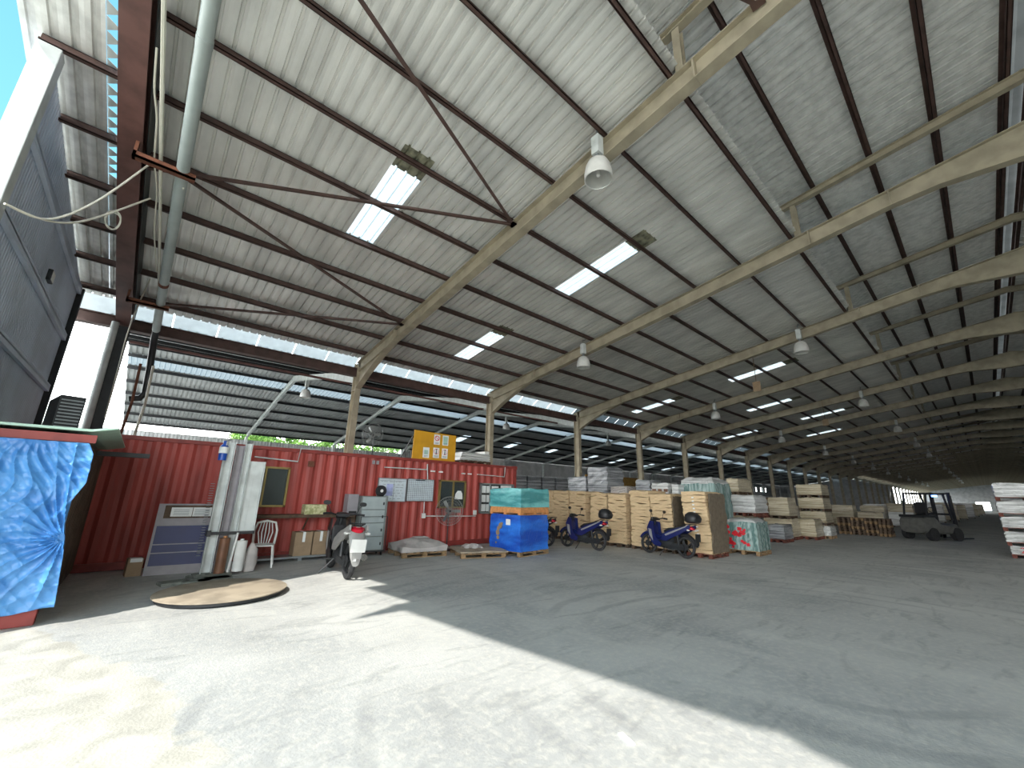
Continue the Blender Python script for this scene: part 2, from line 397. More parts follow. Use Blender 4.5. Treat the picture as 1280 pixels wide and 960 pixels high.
for i, Y in enumerate([1.5, .4, -.67, -1.68]):
    tag(zsec(MB(), Y, zm(Y), -1.2, XE, .14).build('roof_purlin', 'purlin'), 'dark purlin under the raised ridge roof, %s from its open edge' % ['first', 'second', 'third', 'last'][i], 'purlin')
    tag(zsec(MB(), mir(Y), zm(Y), -1.2, XE, .14).build('roof_purlin', 'purlin'), 'purlin under the right half of the raised ridge roof', 'purlin', 'raised roof right purlins')
eb = MB(); eb.box(-2.1, XE, 14.08, 14.2, 5.5, 5.78); eb.box(-2.1, XE, 14.02, 14.26, 5.76, 5.79); eb.box(-2.1, XE, 14.02, 14.26, 5.49, 5.52)
tag(eb.build('eave_beam', 'purlin'), 'long brown eave beam running along the column heads below the clear strip', 'beam')

# ---- portal frames
def frame_parts(root, mt, wide=.2, dep=.36, knee=.62):
    W = wide / 2
    def top(Y): return zr(Y)
    for sgn in (1, -1):
        g = (lambda Y: Y) if sgn == 1 else mir
        tl = [(g(14.0), top(14.0)), (g(RIDGE), top(RIDGE))]
        bl = [(13.85, top(13.85) - .36 - knee), (13.0, top(13) - .36 - knee * .55), (12.1, top(12.1) - .36 - knee * .2), (11.2, top(11.2) - .36), (.25, top(.25) - .36), (-.5, top(-.5) - .42), (RIDGE, top(RIDGE) - .72)]
        bl = [(g(a), b) for a, b in bl]
        r = MB(); r.prism([(g(14.0), top(14)), (g(RIDGE), top(RIDGE))] + bl[::-1], -.008, .008)
        r.ribbon(tl, -.018 * sgn * -1 if False else .018, -W, W); r.ribbon(bl, .018, -W, W)
        for Y in (11.2, 1.75, .25):                              # splice plates
            r.box(-W, W, g(Y) - .015, g(Y) + .015, top(Y) - .38, top(Y))
        # lower straight flange line kept above the knee haunch
        r.ribbon([(g(13.9), top(13.9) - .37), (g(11.2), top(11.2) - .37)], .014, -W * .8, W * .8)
        r.build('rafter', mt, root)
        c = MB(); c.box(-W, W, g(14.15) - .01, g(14.15) + .01, 0, top(14.1)); c.box(-W, W, g(13.85) - .01, g(13.85) + .01, 0, top(14.1) - .2)
        c.box(-.008, .008, min(g(13.85), g(14.15)), max(g(13.85), g(14.15)), 0, top(14.1))
        c.box(-W, W, min(g(13.85), g(14.15)), max(g(13.85), g(14.15)), 4.95, 4.97)
        c.box(-.2, .2, g(14) - .25, g(14) + .25, 0, .025)
        c.build('column', mt, root)
        p = MB(); p.box(-.07, .07, g(1.96) - .005, g(1.96) + .005, top(1.96), zm(1.96) - .18)
        p.box(-.07, -.058, g(1.96) - .06, g(1.96) + .06, top(1.96), zm(1.96) - .18); p.box(.058, .07, g(1.96) - .06, g(1.96) + .06, top(1.96), zm(1.96) - .18)
        p.build('raised_roof_post', mt, root)
        q = MB(); q.prism([(g(2.5), zm(2.5)), (g(RIDGE), zm(RIDGE)), (g(RIDGE), zm(RIDGE) - .2), (g(2.5), zm(2.5) - .12)], -.008, .008)
        q.ribbon([(g(2.5), zm(2.5) - .013), (g(RIDGE), zm(RIDGE) - .013)], .013, -.07, .07); q.ribbon([(g(2.5), zm(2.5) - .13), (g(RIDGE), zm(RIDGE) - .21)], .013, -.07, .07)
        q.build('raised_roof_rafter', mt, root)
root = empty('portal_frame', (X0 + BAY, 0, 0), 0, 'nearest stone-coloured steel portal frame, its column behind the round fan on the container', 'portal frame')
frame_parts(root, 'frame')
fl_ = ['second stone-coloured portal frame, its column right of the yellow sign board', 'third stone-coloured portal frame, its column behind the small wrapped load',
       'fourth portal frame, its column beside the taller grey wrapped load', 'fifth portal frame, darker, its column above the green wrapped stack',
       'sixth portal frame, dark, above the tall triple carton stack', 'seventh portal frame, dark, just past the row of slanted skylights']
for k in range(2, NF):
    copy_tree(root, None, (X0 + BAY * k, 0, 0), None, fl_[k - 2] if k - 2 < len(fl_) else 'distant dark portal frame in the unlit depth of the warehouse', None if k - 2 < len(fl_) else 'distant portal frames')
g = empty('gable_frame', (-1.07, 0, 0), 0, 'red-brown steel I-beam gable frame at the open end beside the white cables', 'gable frame')
for sgn in (1, -1):
    gg = (lambda Y: Y) if sgn == 1 else mir
    r = MB(); r.prism([(gg(14.0), zr(14) - .02), (gg(RIDGE), zr(RIDGE) - .02), (gg(RIDGE), zr(RIDGE) - .45), (gg(14.0), zr(14) - .45)], -.01, .01)
    r.ribbon([(gg(14.1), zr(14.1) - .46), (gg(RIDGE), zr(RIDGE) - .46)], .02, -.14, .14); r.ribbon([(gg(14.1), zr(14.1) - .03), (gg(RIDGE), zr(RIDGE) - .03)], .02, -.14, .14)
    r.build('rafter', 'brown', g)
    c = MB(); c.box(-.14, .14, gg(14.2) - .012, gg(14.2) + .012, 0, 5.5); c.box(-.14, .14, gg(13.85) - .012, gg(13.85) + .012, 0, 5.5); c.box(-.01, .01, min(gg(14.2), gg(13.85)), max(gg(14.2), gg(13.85)), 0, 5.5)
    lab(c.build('column', 'steel_dk', g), 'dark steel column')
# dark inner fascia behind the gable beam
fa = MB(); fa.prism([(1.97, zr(1.97) + .14), (13.9, zr(13.9) + .14), (13.9, zr(13.9) - .35), (1.97, zr(1.97) - .35)], -.9, -.888)
tag(fa.build('fascia_board', 'steel_dk'), 'dark fascia sheet along the inner side of the brown gable beam', 'fascia')

# ---- bracing rods
def brace(a, b, t, w=.06):
    m_ = MB(); a = Vector(a); b = Vector(b); m_.bar(a, b, w, .008); m_.bar(a + Vector((0, 0, .03)), b + Vector((0, 0, .03)), .008, w)
    m_.box(b.x - .09, b.x + .02, b.y - .08, b.y + .08, b.z - .01, b.z + .01)
    tag(m_.build('brace_angle', 'purlin'), t, 'brace')
zb = lambda Y: zr(Y) - .08
brace((-.95, 3.3, zb(3.3)), (5.0, 5.76, zb(5.76)), 'diagonal brown brace, the steepest one crossing the near roof to the first portal frame')
brace((-.95, 8.3, zb(8.3) - .15), (5.0, 5.76, zb(5.76)), 'diagonal brown brace passing under the large near skylight')
brace((-.95, 8.1, zb(8.1)), (5.0, 10.75, zb(10.75)), 'diagonal brown brace running down behind the pale pipe to the first frame knee')
brace((-.95, 13.3, zb(13.3)), (5.0, 10.75, zb(10.75)), 'lowest diagonal brown brace just above the clear eave strip')
brace((-.95, 3.3, zb(3.3)), (5.0, .85, zb(.85)), 'rusty brace bolted high on the first rafter at the top edge')

# ---- clear eave strip panels
for k in range(0, 14):
    xa = X0 + BAY * k - (1.25 if k == 0 else 0); xb = X0 + BAY * (k + 1)
    s_ = MB(); n_ = 6 if k else 7
    for j in range(n_):
        a = xa + (xb - xa) * j / n_; b = xa + (xb - xa) * (j + 1) / n_ - .03
        s_.prism([(13.96, 6.22), (14.42, 5.9), (14.42, 5.89), (13.96, 6.21)], a, b)
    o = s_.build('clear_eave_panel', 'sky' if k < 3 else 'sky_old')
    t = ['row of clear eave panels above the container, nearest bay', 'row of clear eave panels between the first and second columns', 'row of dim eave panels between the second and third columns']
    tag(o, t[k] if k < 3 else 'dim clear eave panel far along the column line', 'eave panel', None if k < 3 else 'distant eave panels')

# ------------------------------------------------------------------ side shed beyond the columns
XL0 = -1.45
LS = [(20.35, 28.8, 30.85), (26.3, 28.9, 30.8), (32.1, 29.2, 31.0), (39.5, 29.7, 31.5), (45.2, 29.7, 31.8), (53.0, 30.1, 31.7), (59.3, 30.4, 32.4)]
lh = []
for i, (xc, a, b) in enumerate(LS):
    x = snap(xc - .4, XL0); lh.append((x, x + .8, a, b))
    o = sheets(MB(), x, x + .8, a, b, zl, off=.165).build('skylight_panel', 'sky')
    t = ['bright skylight in the side shed roof just right of the yellow sign board', 'bright skylight in the side shed roof between the second and third columns, left one', 'bright skylight in the side shed roof just left of the third column',
         'bright skylight in the side shed roof just right of the third column', 'bright skylight in the side shed roof left of the fourth column', 'bright skylight in the side shed just right of the fourth column', 'bright skylight in the side shed above the green wrapped stack']
    tag(o, t[i], 'skylight')
XLE = X0 + BAY * 22
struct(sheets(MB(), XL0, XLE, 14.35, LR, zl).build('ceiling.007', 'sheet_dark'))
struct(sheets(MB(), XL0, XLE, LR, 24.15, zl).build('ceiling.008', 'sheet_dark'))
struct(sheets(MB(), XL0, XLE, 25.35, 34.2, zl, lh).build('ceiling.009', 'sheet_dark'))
for k in range(22):
    xa = snap(X0 + BAY * k + .1, XL0) if k else XL0; xb = snap(X0 + BAY * (k + 1) + .1, XL0)
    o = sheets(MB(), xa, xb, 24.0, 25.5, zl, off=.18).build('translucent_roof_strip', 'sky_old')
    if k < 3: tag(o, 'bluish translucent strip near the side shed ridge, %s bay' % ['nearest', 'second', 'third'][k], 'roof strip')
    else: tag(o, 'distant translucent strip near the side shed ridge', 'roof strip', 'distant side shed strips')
for i, Y in enumerate([15.4, 17.3, 19.2, 21.1, 22.75, 24.05, 25.45, 27.2, 28.9, 30.6, 32.3, 34.0]):
    tag(zsec(MB(), Y, zl(Y), XL0, XLE, .14).build('shed_purlin', 'steel_dk'), 'dark grey purlin of the side shed roof, %s row beyond the main columns' % ['1st', '2nd', '3rd', '4th', '5th', '6th', '7th', '8th', '9th', '10th', '11th', '12th'][i], 'purlin')
r0 = empty('side_shed_truss', (X0 + BAY, 0, 0), 0, 'pale side shed frame arching from the nearest column to a post behind the container', 'shed frame')
a = MB(); tl = [(14.24, zl(14.24)), (LR, zl(LR)), (34.0, zl(34))]; bl = [(14.24, zl(14.24) - .5), (17.5, zl(17.5) - .22), (LR, zl(LR) - .3), (26, zl(26) - .2), (34.0, zl(34) - .24)]
a.prism(tl + bl[::-1], -.008, .008); a.ribbon(tl, -.015, -.07, .07); a.ribbon(bl, .015, -.07, .07)
a.build('rafter', 'white_steel', r0)
a = MB(); a.box(-.08, .08, 33.9, 34.1, 0, zl(34) - .2); a.build('post', 'white_steel', r0)
a = MB()
for Y in (24.2, 25.3): a.box(-.03, .03, Y - .03, Y + .03, zl(Y), zl(Y) + .28)
a.bar((0, 24.2, zl(24.2) + .28), (0, 25.3, zl(25.3) + .28), .05); a.build('strip_support', 'steel_dk', r0)
for k in range(2, 22):
    copy_tree(r0, None, (X0 + BAY * k, 0, 0), None, ['side shed frame meeting the second main column', 'side shed frame meeting the third main column', 'side shed frame meeting the fourth main column'][k - 2] if k < 5 else 'distant side shed frame lost in the dark', None if k < 5 else 'distant side shed frames')
# boundary walls, plus added sheets shutting light out of the raised roof gaps
def vsheet(mb, x0, x1, Y, z0, z1, p=.2):
    x = x0
    while x < x1 - 1e-4:
        pts = []
        for (dx, dz) in [(0, 0), (.08, 0), (.1, .03), (.18, .03), (.2, 0)]:
            pts += [(x + dx * p / .2, Y + dz, z0), (x + dx * p / .2, Y + dz, z1)]
        mb.add(pts, [(2 * k, 2 * k + 2, 2 * k + 3, 2 * k + 1) for k in range(4)]); x += p
    return mb
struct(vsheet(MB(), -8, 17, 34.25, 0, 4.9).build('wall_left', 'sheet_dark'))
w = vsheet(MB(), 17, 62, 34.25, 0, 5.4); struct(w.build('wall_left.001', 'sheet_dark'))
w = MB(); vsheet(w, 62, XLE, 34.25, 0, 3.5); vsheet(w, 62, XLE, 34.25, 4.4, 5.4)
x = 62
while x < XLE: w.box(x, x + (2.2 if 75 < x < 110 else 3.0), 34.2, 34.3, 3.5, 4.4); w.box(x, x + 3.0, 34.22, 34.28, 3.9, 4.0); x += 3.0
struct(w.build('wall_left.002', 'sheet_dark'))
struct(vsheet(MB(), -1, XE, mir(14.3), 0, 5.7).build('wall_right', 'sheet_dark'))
struct(vsheet(MB(), -1, XE, mir(1.97), 8.0, 9.0).build('added_light_block_right', 'sheet_dark'))  # unseen sheet added to keep daylight out of the right-hand gap
struct(vsheet(MB(), -3.85, XE, 3.1, 7.95, 8.95).build('added_light_block_left', 'sheet_dark'))  # unseen sheet added to darken the raised roof edge and deep interior
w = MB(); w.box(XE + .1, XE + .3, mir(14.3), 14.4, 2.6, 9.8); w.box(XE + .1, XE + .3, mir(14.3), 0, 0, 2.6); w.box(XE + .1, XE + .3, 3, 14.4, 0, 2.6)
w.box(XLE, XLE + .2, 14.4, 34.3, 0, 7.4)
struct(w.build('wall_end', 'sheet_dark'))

# ------------------------------------------------------------------ trees behind the fence
def tree(x, y, h, r, label, seed):
    rd = random.Random(seed); t = empty('leafy_tree', (x, y, 0), 0, label, 'tree')
    tr = MB(); tr.tube([(0, 0, 0), (.1, .05, h * .4), (0, .1, h * .75)], [.16, .12, .06], 8)
    for k in range(6):
        a = rd.uniform(0, 6.28); tr.tube([(0.05, .05, h * .35), (cos(a) * r * .7, sin(a) * r * .7, h * .6 + rd.uniform(0, .8))], [.05, .02], 5)
    tr.build('trunk', 'bark', t)
    lf = MB(); cl = [(rd.uniform(-r, r) * .7, rd.uniform(-r, r) * .6, rd.uniform(h * .35, h * .92), rd.uniform(.5, .95)) for _ in range(16)]
    for _ in range(4200):
        cx, cy, cz, cr = rd.choice(cl); d = Vector((rd.gauss(0, 1), rd.gauss(0, 1), rd.gauss(0, 1))).normalized() * cr * rd.uniform(.6, 1.15)
        p = Vector((cx, cy, cz)) + d; u = Vector((rd.gauss(0, 1), rd.gauss(0, 1), rd.gauss(0, 1))).normalized(); v = u.orthogonal().normalized()
        s1 = rd.uniform(.10, .17); s2 = s1 * .5
        lf.add([p - u * s1, p - v * s2, p + u * s1, p + v * s2], [(0, 1, 2, 3)])
    lf.build('foliage', 'leaf', t)
tl_ = ['leafy green tree behind the fence, right beside the wrapping machine mast in view', 'leafy green tree behind the fence above the container window with the bronze frame', 'leafy green tree behind the fence left of the nearest main column', 'leafy green tree behind the fence just right of the round fan on the container', 'leafy green tree behind the fence hidden partly by the yellow board', 'leafy green tree glimpsed right of the second column', 'leafy green tree at the right end of the fence gap']
for i, x in enumerate([6.0, 8.4, 10.8, 13.4, 16.2, 19.2, 22.4]): tree(x, 38.5 + (i % 2) * .9, 6.6 + (i % 3) * .4, 2.3, tl_[i], i + 3)

# ------------------------------------------------------------------ hanging lamps
def lamp():
    t = empty('high_bay_lamp', cat='lamp')
    b = MB(); b.box(-.075, .075, -.075, .075, .5, .86)
    for k in range(4): b.box(-.078, .078, -.06, .06, .55 + k * .07, .565 + k * .07)
    b.build('ballast_housing', 'white_steel', t, bevel=.012)
    h = MB(); h.tube([(0, 0, .86), (0, 0, 1.0)], .012, 6); h.tube([(0, 0, 1.0), (.1, 0, 1.02), (.16, 0, 1.12)], .012, 6); h.box(-.04, .04, -.03, .03, .4, .5); h.build('hook', 'steel', t)
    s = MB(); pr = [(.05, .40), (.11, .385), (.165, .34), (.205, .25), (.23, .12), (.235, 0)]
    s.lathe(pr, 28, cap=False); s.lathe([(r - .006, z) for r, z in pr], 28, cap=False); s.torus(.222, .008, 28, 6, Matrix.Rotation(pi / 2, 4, 'X'))
    s.build('reflector', M['reflector'], t, True)
    u = MB(); u.lathe([(.001, .06), (.03, .07), (.045, .11), (.045, .16), (.025, .24), (.02, .38)], 14, cap=False); u.build('bulb', 'white', t, True)
    return t
M['reflector'] = mat('reflector', (.78, .78, .75), .35, .3, .04)
L0 = lamp()
lampdesc = {0: 'largest round high-bay lamp hanging beside the nearest rafter', 1: 'high-bay lamp hanging below the second rafter near its knee', 2: 'high-bay lamp hanging under the third rafter high up',
            3: 'high-bay lamp hanging under the fourth rafter low down', 4: 'high-bay lamp beside the fifth rafter high up', 5: 'small high-bay lamp low beside the sixth rafter'}
lp = [(4.75, 3.35), (10.68, 8.45), (16.6, 3.45), (22.6, 9.0), (28.6, 3.6), (34.6, 9.3)] + [(X0 + BAY * k - .42, 3.5 if k % 2 else 9.2) for k in range(7, 26)]
for i, (x, y) in enumerate(lp):
    loc = (x, y, zr(y) - 1.0)
    if i == 0: L0.location = loc; tag(L0, lampdesc[0]); continue
    copy_tree(L0, None, loc, None, lampdesc.get(i, 'tiny distant high-bay lamp in a row receding into the dark'), None if i in lampdesc else 'distant high-bay lamps')
for i, (px, py, Y) in enumerate([(383, 486, 20.4), (633, 528, 20.4), (760, 545, 20.4)]):
    p = aty(px, py, Y); copy_tree(L0, None, (p.x, p.y, zl(Y) - 1.1), None, 'high-bay lamp in the side shed, %s' % ['under the nearest pale shed frame', 'seen right of the second main column', 'seen right of the third main column'][i])
for i, (px, py) in enumerate([(946, 483), (1032, 528)]):
    r = ray(px, py); p = CAM + r * ((6.0 - H) / r.z); b = MB(); b.box(-.01, .01, -.14, .14, -.2, .2); b.tube([(0, 0, .2), (0, 0, zr(p.y) - p.z)], .012, 5)
    o = b.build('hanging_sign', 'carton', loc=p); tag(o, 'small tan sign hanging on a wire, %s' % ['below the fourth bay skylight', 'further back among the far skylights'][i], 'sign')

# ------------------------------------------------------------------ left end: cladding wall, post, pipes, cables
w = MB(); y = 7.2
while y < 13.39:
    pts = []
    for (dx, dz) in [(0, 0), (.06, 0), (.07, .012), (.09, .012), (.1, 0)]:
        yy = y + dx; pts += [(-1.95 - dz, yy, 0), (-1.95 - dz, yy, zr(yy) + .1)]
    w.add(pts, [(2 * k, 2 * k + 2, 2 * k + 3, 2 * k + 1) for k in range(4)]); y += .1
struct(w.build('wall_gable', 'slate'))
for i, z in enumerate([5.97, 4.8, 3.6]):
    b = MB(); b.box(-1.94, -1.88, 7.3, 13.4, z - .05, z + .05); b.box(-1.9, -1.88, 7.3, 13.4, z + .03, z + .1)
    tag(b.build('wall_girt', 'slate'), '%s horizontal girt on the slate-blue gable cladding' % ['upper', 'middle', 'lower'][i], 'girt')
b = MB(); b.box(-1.96, -1.84, 13.4, 13.5, 0, zr(13.4)); tag(b.build('corner_trim', 'steel_dk'), 'dark edge trim at the far end of the slate-blue cladding', 'trim')
b = MB(); b.box(-2.05, -1.82, 6.98, 7.2, 0, zr(7.1) - .02); b.box(-2.12, -1.78, 6.92, 7.26, 0, .03)
tag(b.build('corner_post', 'white_steel', bevel=.01), 'white square steel post at the near edge of the slate-blue cladding, top left', 'post')
p = atx(60, 345, -1.86); t = empty('floodlight', p, 0, 'small floodlight mounted on the slate-blue cladding', 'floodlight')
MB().box(0, .06, -.12, .12, -.1, .1).build('housing', 'steel_dk', t, bevel=.01); MB().box(.06, .065, -.1, .1, -.08, .08).build('lens', 'white', t)
# big pale pipe following the roof slope, then elbowing down by the column
P1 = []
for k in range(9): Y = 3.0 + k * 1.3; P1.append((-.42, Y, zr(Y) - .62))
t = empty('drain_pipe', (0, 0, 0), 0, 'long pale grey drain pipe running under the roof beside the brown gable beam', 'pipe')
MB().tube(P1, .085, 16).build('pipe', 'pvc', t, True)
MB().tube([P1[-1], (-.42, 13.7, 5.3), (-.4, 13.95, 5.0), (-.36, 14.0, 4.5), (-.33, 14.0, 3.9), (-.4, 14.0, 3.75), (-.6, 14.0, 3.7)], .075, 14).build('elbow', 'steel_dk', t, True)
for Y in (5.2, 11.0):
    MB().tube([(-.42, Y, zr(Y) - .62), (-.42, Y + .12, zr(Y + .12) - .62)], .09, 16).build('coupling', 'rust' if Y > 6 else 'pvc', t, True)
for i, Y in enumerate((7.5, 12.0)):
    b = MB(); b.box(-1.0, -.25, Y - .05, Y + .05, zr(Y) - .74, zr(Y) - .70); b.box(-1.0, -.25, Y - .05, Y - .04, zr(Y) - .74, zr(Y) - .64); b.box(-1.0, -.96, Y - .05, Y + .05, zr(Y) - .74, zr(Y) - .42)
    tag(b.build('pipe_bracket', 'rust'), ['red bracket carrying the pale pipe, upper one', 'rusty bracket carrying the pale pipe, lower one near the eave'][i], 'bracket')
def cable(pts, r, label, name='cable', mt='cable', n=6):
    # smooth through points
    P = [Vector(p) for p in pts]; out = []
    for i in range(len(P) - 1):
        a = P[max(i - 1, 0)]; b = P[i]; c = P[i + 1]; d = P[min(i + 2, len(P) - 1)]
        for k in range(6):
            t_ = k / 6; out.append(.5 * ((2 * b) + (c - a) * t_ + (2 * a - 5 * b + 4 * c - d) * t_ ** 2 + (3 * b - a - 3 * c + d) * t_ ** 3))
    out.append(P[-1]); return tag(MB().tube(out, r, n).build(name, mt, None, True), label, 'cable')
def slope(px, py, off): r = ray(px, py); k = (8.205 + off - H) / (r.z + .159 * r.y); return CAM + r * k
cable([slope(205 - i * 1.2, y_, -.5) for i, y_ in enumerate([-5, 60, 120, 180, 250, 330, 400])], .025, 'thick pale cable bundle clipped along the brown gable beam')
cable([slope(196 - (i % 2) * 3, y_, -.48) for i, y_ in enumerate([60, 110, 150, 200, 240, 290, 340])], .012, 'thin loose cable beside the pale bundle on the gable beam')
A0 = (-1.78, 6.95, 4.7)
cable([A0, atx(60, 274, -1.5), atx(120, 252, -1.2), slope(186, 206, -.55)], .014, 'upper white cable sagging from the corner post to the gable beam')
cable([A0, atx(60, 276, -1.5), atx(110, 275, -1.25), slope(188, 248, -.55)], .014, 'lower white cable sagging from the corner post to the gable beam')
c0 = slope(141, 276, -.95); cp = []
for k in range(30): a = k * .5; rr = .2 - .003 * k; q_ = c0 + RT.col[0] * (.13 * cos(a) + .01 * sin(k)) - RT.col[1] * (.15 * sin(a) + .02 * sin(k * .3)); cp.append(tuple(q_))
cable(cp, .011, 'small coil of white cable hanging under the canopy')
cable([slope(229, 235, -.7), aty(205, 310, 11.5), aty(165, 400, 13.2), aty(145, 470, 13.7), aty(131, 522, 13.8)], .014, 'long straight white cable slanting down to the dark gable column')
b = MB(); b.tube([(-1.2, 13.7, zr(13.7) - .5), (-1.2, 13.75, 5.0), (-1.18, 13.75, 2.4)], .075, 12)
tag(b.build('downpipe', 'white_steel', None, True), 'white downpipe beside the dark gable column', 'pipe')
b = MB(); b.tube([(-.9, 14.5, 5.3), (16, 14.5, 5.3)], .04, 8)
tag(b.build('water_pipe', 'brown', None, True), 'thin brown pipe running level below the eave beam', 'pipe')
for i, dx in enumerate((-.55, -.3)):
    b = MB(); b.tube([(dx, 13.8, 4.6), (dx + .03, 13.8, 3.6), (dx - .02, 13.8, 2.7)], .03, 8)
    tag(b.build('conduit', 'cable' if i else 'rust', None, True), ['rusty vertical conduit beside the dark gable column', 'cream vertical conduit near the end of the pale pipe'][i], 'conduit')

# ------------------------------------------------------------------ tarp-covered shed
sh = empty('storage_shed', (-1.2, 7.6, 0), 0, 'narrow dark storage shed with a red base and pale roof sheet, at the left edge', 'shed')
b = MB(); b.box(-.55, .58, .05, .09, .22, 2.15); b.box(-.6, .6, 0.04, 3.6, 2.1, 2.15)
y = .05
while y < 3.55:
    b.box(.56, .6, y, y + .09, .1, 2.12); b.box(.56, .575, y + .09, y + .17, .1, 2.12); y += .17
b.build('wall', 'wood_dark', sh)
MB().box(-.63, .6, -.02, .1, 0, .19).build('base', 'cont_rail', sh, bevel=.01)
MB().box(-.66, .68, -.04, .02, 2.1, 2.2).build('fascia', 'cont_rail', sh)
b = MB(); b.prism([(-.68, 2.24), (.62, 2.24), (.86, 2.3), (.86, 2.32), (.62, 2.27), (-.68, 2.27)], -.1, 3.55, 'xz'); lab(b.build('roof_sheet', 'mint', sh), 'pale mint roof sheet with an upturned edge')
MB().box(.62, 1.25, 1.6, 1.75, 2.03, 2.1).build('awning_bar', 'steel_dk', sh)
# tarpaulin, draped over the front
edge = [(105, 546), (113, 556), (117, 568), (112, 590), (108, 604), (97, 618), (90, 626), (86, 640), (82, 655), (81, 680), (78, 700), (73, 730), (68, 757)]
E_ = [aty(px, py, 7.5) for px, py in edge]
def edgex(z):
    for p, q in zip(E_, E_[1:]):
        if q.z <= z <= p.z: t_ = (p.z - z) / max(1e-6, p.z - q.z); return p.x + (q.x - p.x) * t_
    return E_[0].x if z > E_[0].z else E_[-1].x
ta = MB(); nx, nz = 150, 200; zt, zb_ = 2.09, .17; tv = []
for j in range(nz + 1):
    z = zt + (zb_ - zt) * j / nz; xe = edgex(z)
    for i in range(nx + 1):
        u = i / nx; x = -1.84 + (xe + 1.84) * u; v = j / nz
        q1 = atan2(x + 1.02, 2.3 - z); q2 = atan2(z - .95, -.55 - x)
        rd_ = lambda a: 1 - 2 * abs(sin(a)) ** .7; q3 = q1 + .12 * sin(z * 7); q4 = q2 + .1 * sin(x * 9)
        d = .022 * rd_(q3 * 15) * math.exp(-v * 1.0) * min(1, v * 6) + .02 * rd_(q4 * 12 + 1) * math.exp(-abs(x + .6) * 1.1) * min(1, (abs(x + .55) + abs(z - .95)) * 5) + .012 * sin(x * 13 + z * 5) + .009 * rd_(z * 15 + 2.2 * sin(x * 4) + x * 2) + .005 * rd_(x * 24 + z * 19)
        tv.append((x, 7.5 - d - .02 - .05 * sin(v * pi) , z + .02 * sin(x * 9) * v))
ta.add(tv, [(j * (nx + 1) + i, (j + 1) * (nx + 1) + i, (j + 1) * (nx + 1) + i + 1, j * (nx + 1) + i + 1) for j in range(nz) for i in range(nx)])
o = ta.build('tarpaulin', 'tarp', None, True); tag(o, 'crumpled bright blue tarpaulin hung over the front of the shed', 'tarpaulin')
so = o.modifiers.new('solid', 'SOLIDIFY'); so.thickness = .004
# condenser on the shed roof
p = Vector((-1.08, 9.3, 2.31)); t = empty('air_conditioner', p, .25, 'grey air conditioner condenser standing on the shed roof against the bright sky', 'air conditioner')
MB().box(-.14, .14, -.4, .4, .04, .56).build('casing', 'steel_dk', t, bevel=.015)
b = MB()
for k in range(9): b.box(-.12, .12, -.405, -.4, .08 + k * .05, .1 + k * .05)
b.build('grille', 'steel', t)
b = MB(); b.box(-.14, .14, -.34, -.28, 0, .04); b.box(-.14, .14, .28, .34, 0, .04); b.build('foot', 'black', t)

# ------------------------------------------------------------------ container office
CY = 11.3
ct = empty('shipping_container', (-1.95, CY, 0), 0, 'long weathered red shipping container used as an office, with windows cut in its side', 'container')
def cx(x): return x + 1.95
w = MB(); x = .12; Lc = 12.19
while x < Lc - .12:
    pts = []
    for (dx, dz) in [(0, 0), (.072, 0), (.14, .036), (.21, .036), (.278, 0)]:
        if x + dx > Lc - .06: dx = Lc - .06 - x
        pts += [(x + dx, .03 + dz, .16), (x + dx, .03 + dz, 2.49)]
    w.add(pts, [(2 * k, 2 * k + 2, 2 * k + 3, 2 * k + 1) for k in range(4)]); x += .278
w.build('side_wall', 'cont', ct)
b = MB(); b.box(0.05, Lc - .05, .1, 2.42, 2.5, 2.54); b.build('roof_panel', 'cont_rail', ct)
b = MB(); b.box(.1, Lc - .1, 2.36, 2.4, .1, 2.5); b.box(.02, .06, .05, 2.4, .1, 2.5); y = .1
while y < 2.3: b.box(Lc - .07, Lc - .03, y, y + .1, .1, 2.5); b.box(Lc - .09, Lc - .07, y + .1, y + .25, .1, 2.5); y += .25
b.build('end_wall', 'cont', ct)
b = MB(); b.box(0, Lc, 0, .07, .02, .16); b.build('bottom_rail', 'cont_rail', ct)
b = MB(); b.box(0, Lc, 0, .06, 2.49, 2.57); b.build('top_rail', 'cont_rail', ct)
for xx in (0, Lc - .13):
    MB().box(xx, xx + .13, 0, .13, .1, 2.5).build('corner_post', 'cont_rail', ct)
    for zz in (0, 2.47): MB().box(xx - .005, xx + .165, -.006, .16, zz, zz + .118).build('corner_casting', 'cont_rail', ct, bevel=.01)
def window(x0, x1, z0, z1, fr, back, split=.5, grille=False, lbl=None):
    o = MB(); f_ = .045; w_ = x1 - x0
    o.box(x0, x1, -.05, .04, z0, z0 + f_); o.box(x0, x1, -.05, .04, z1 - f_, z1); o.box(x0, x0 + f_, -.05, .04, z0, z1); o.box(x1 - f_, x1, -.05, .04, z0, z1)
    xm = x0 + w_ * split; o.box(xm - .02, xm + .02, -.045, .03, z0, z1)
    fo = o.build('window_frame', fr, ct)
    if lbl: lab(fo, lbl)
    MB().box(x0 + f_, x1 - f_, 0, .006, z0 + f_, z1 - f_).build('pane', 'glass', fo)
    return fo, xm
fo, xm = window(cx(1.95), cx(2.72), 1.17, 2.10, 'gold', None, .33, lbl='bronze framed sliding window')
MB().box(xm, cx(2.68), .012, .02, 1.2, 2.05).build('blind', 'blind', fo); MB().box(cx(1.98), xm, .015, .028, 1.2, 2.05).build('unlit_room_panel', 'dark', fo)  # dark sheet behind the glass paints the unlit interior
fo, xm = window(cx(7.0), cx(8.0), 1.13, 1.98, 'gold', None, .52, lbl='brown framed dark window with a white notice')
MB().box(cx(7.03), cx(7.97), .015, .028, 1.16, 1.95).build('unlit_room_panel', 'dark', fo)  # dark sheet in place of the shaded interior
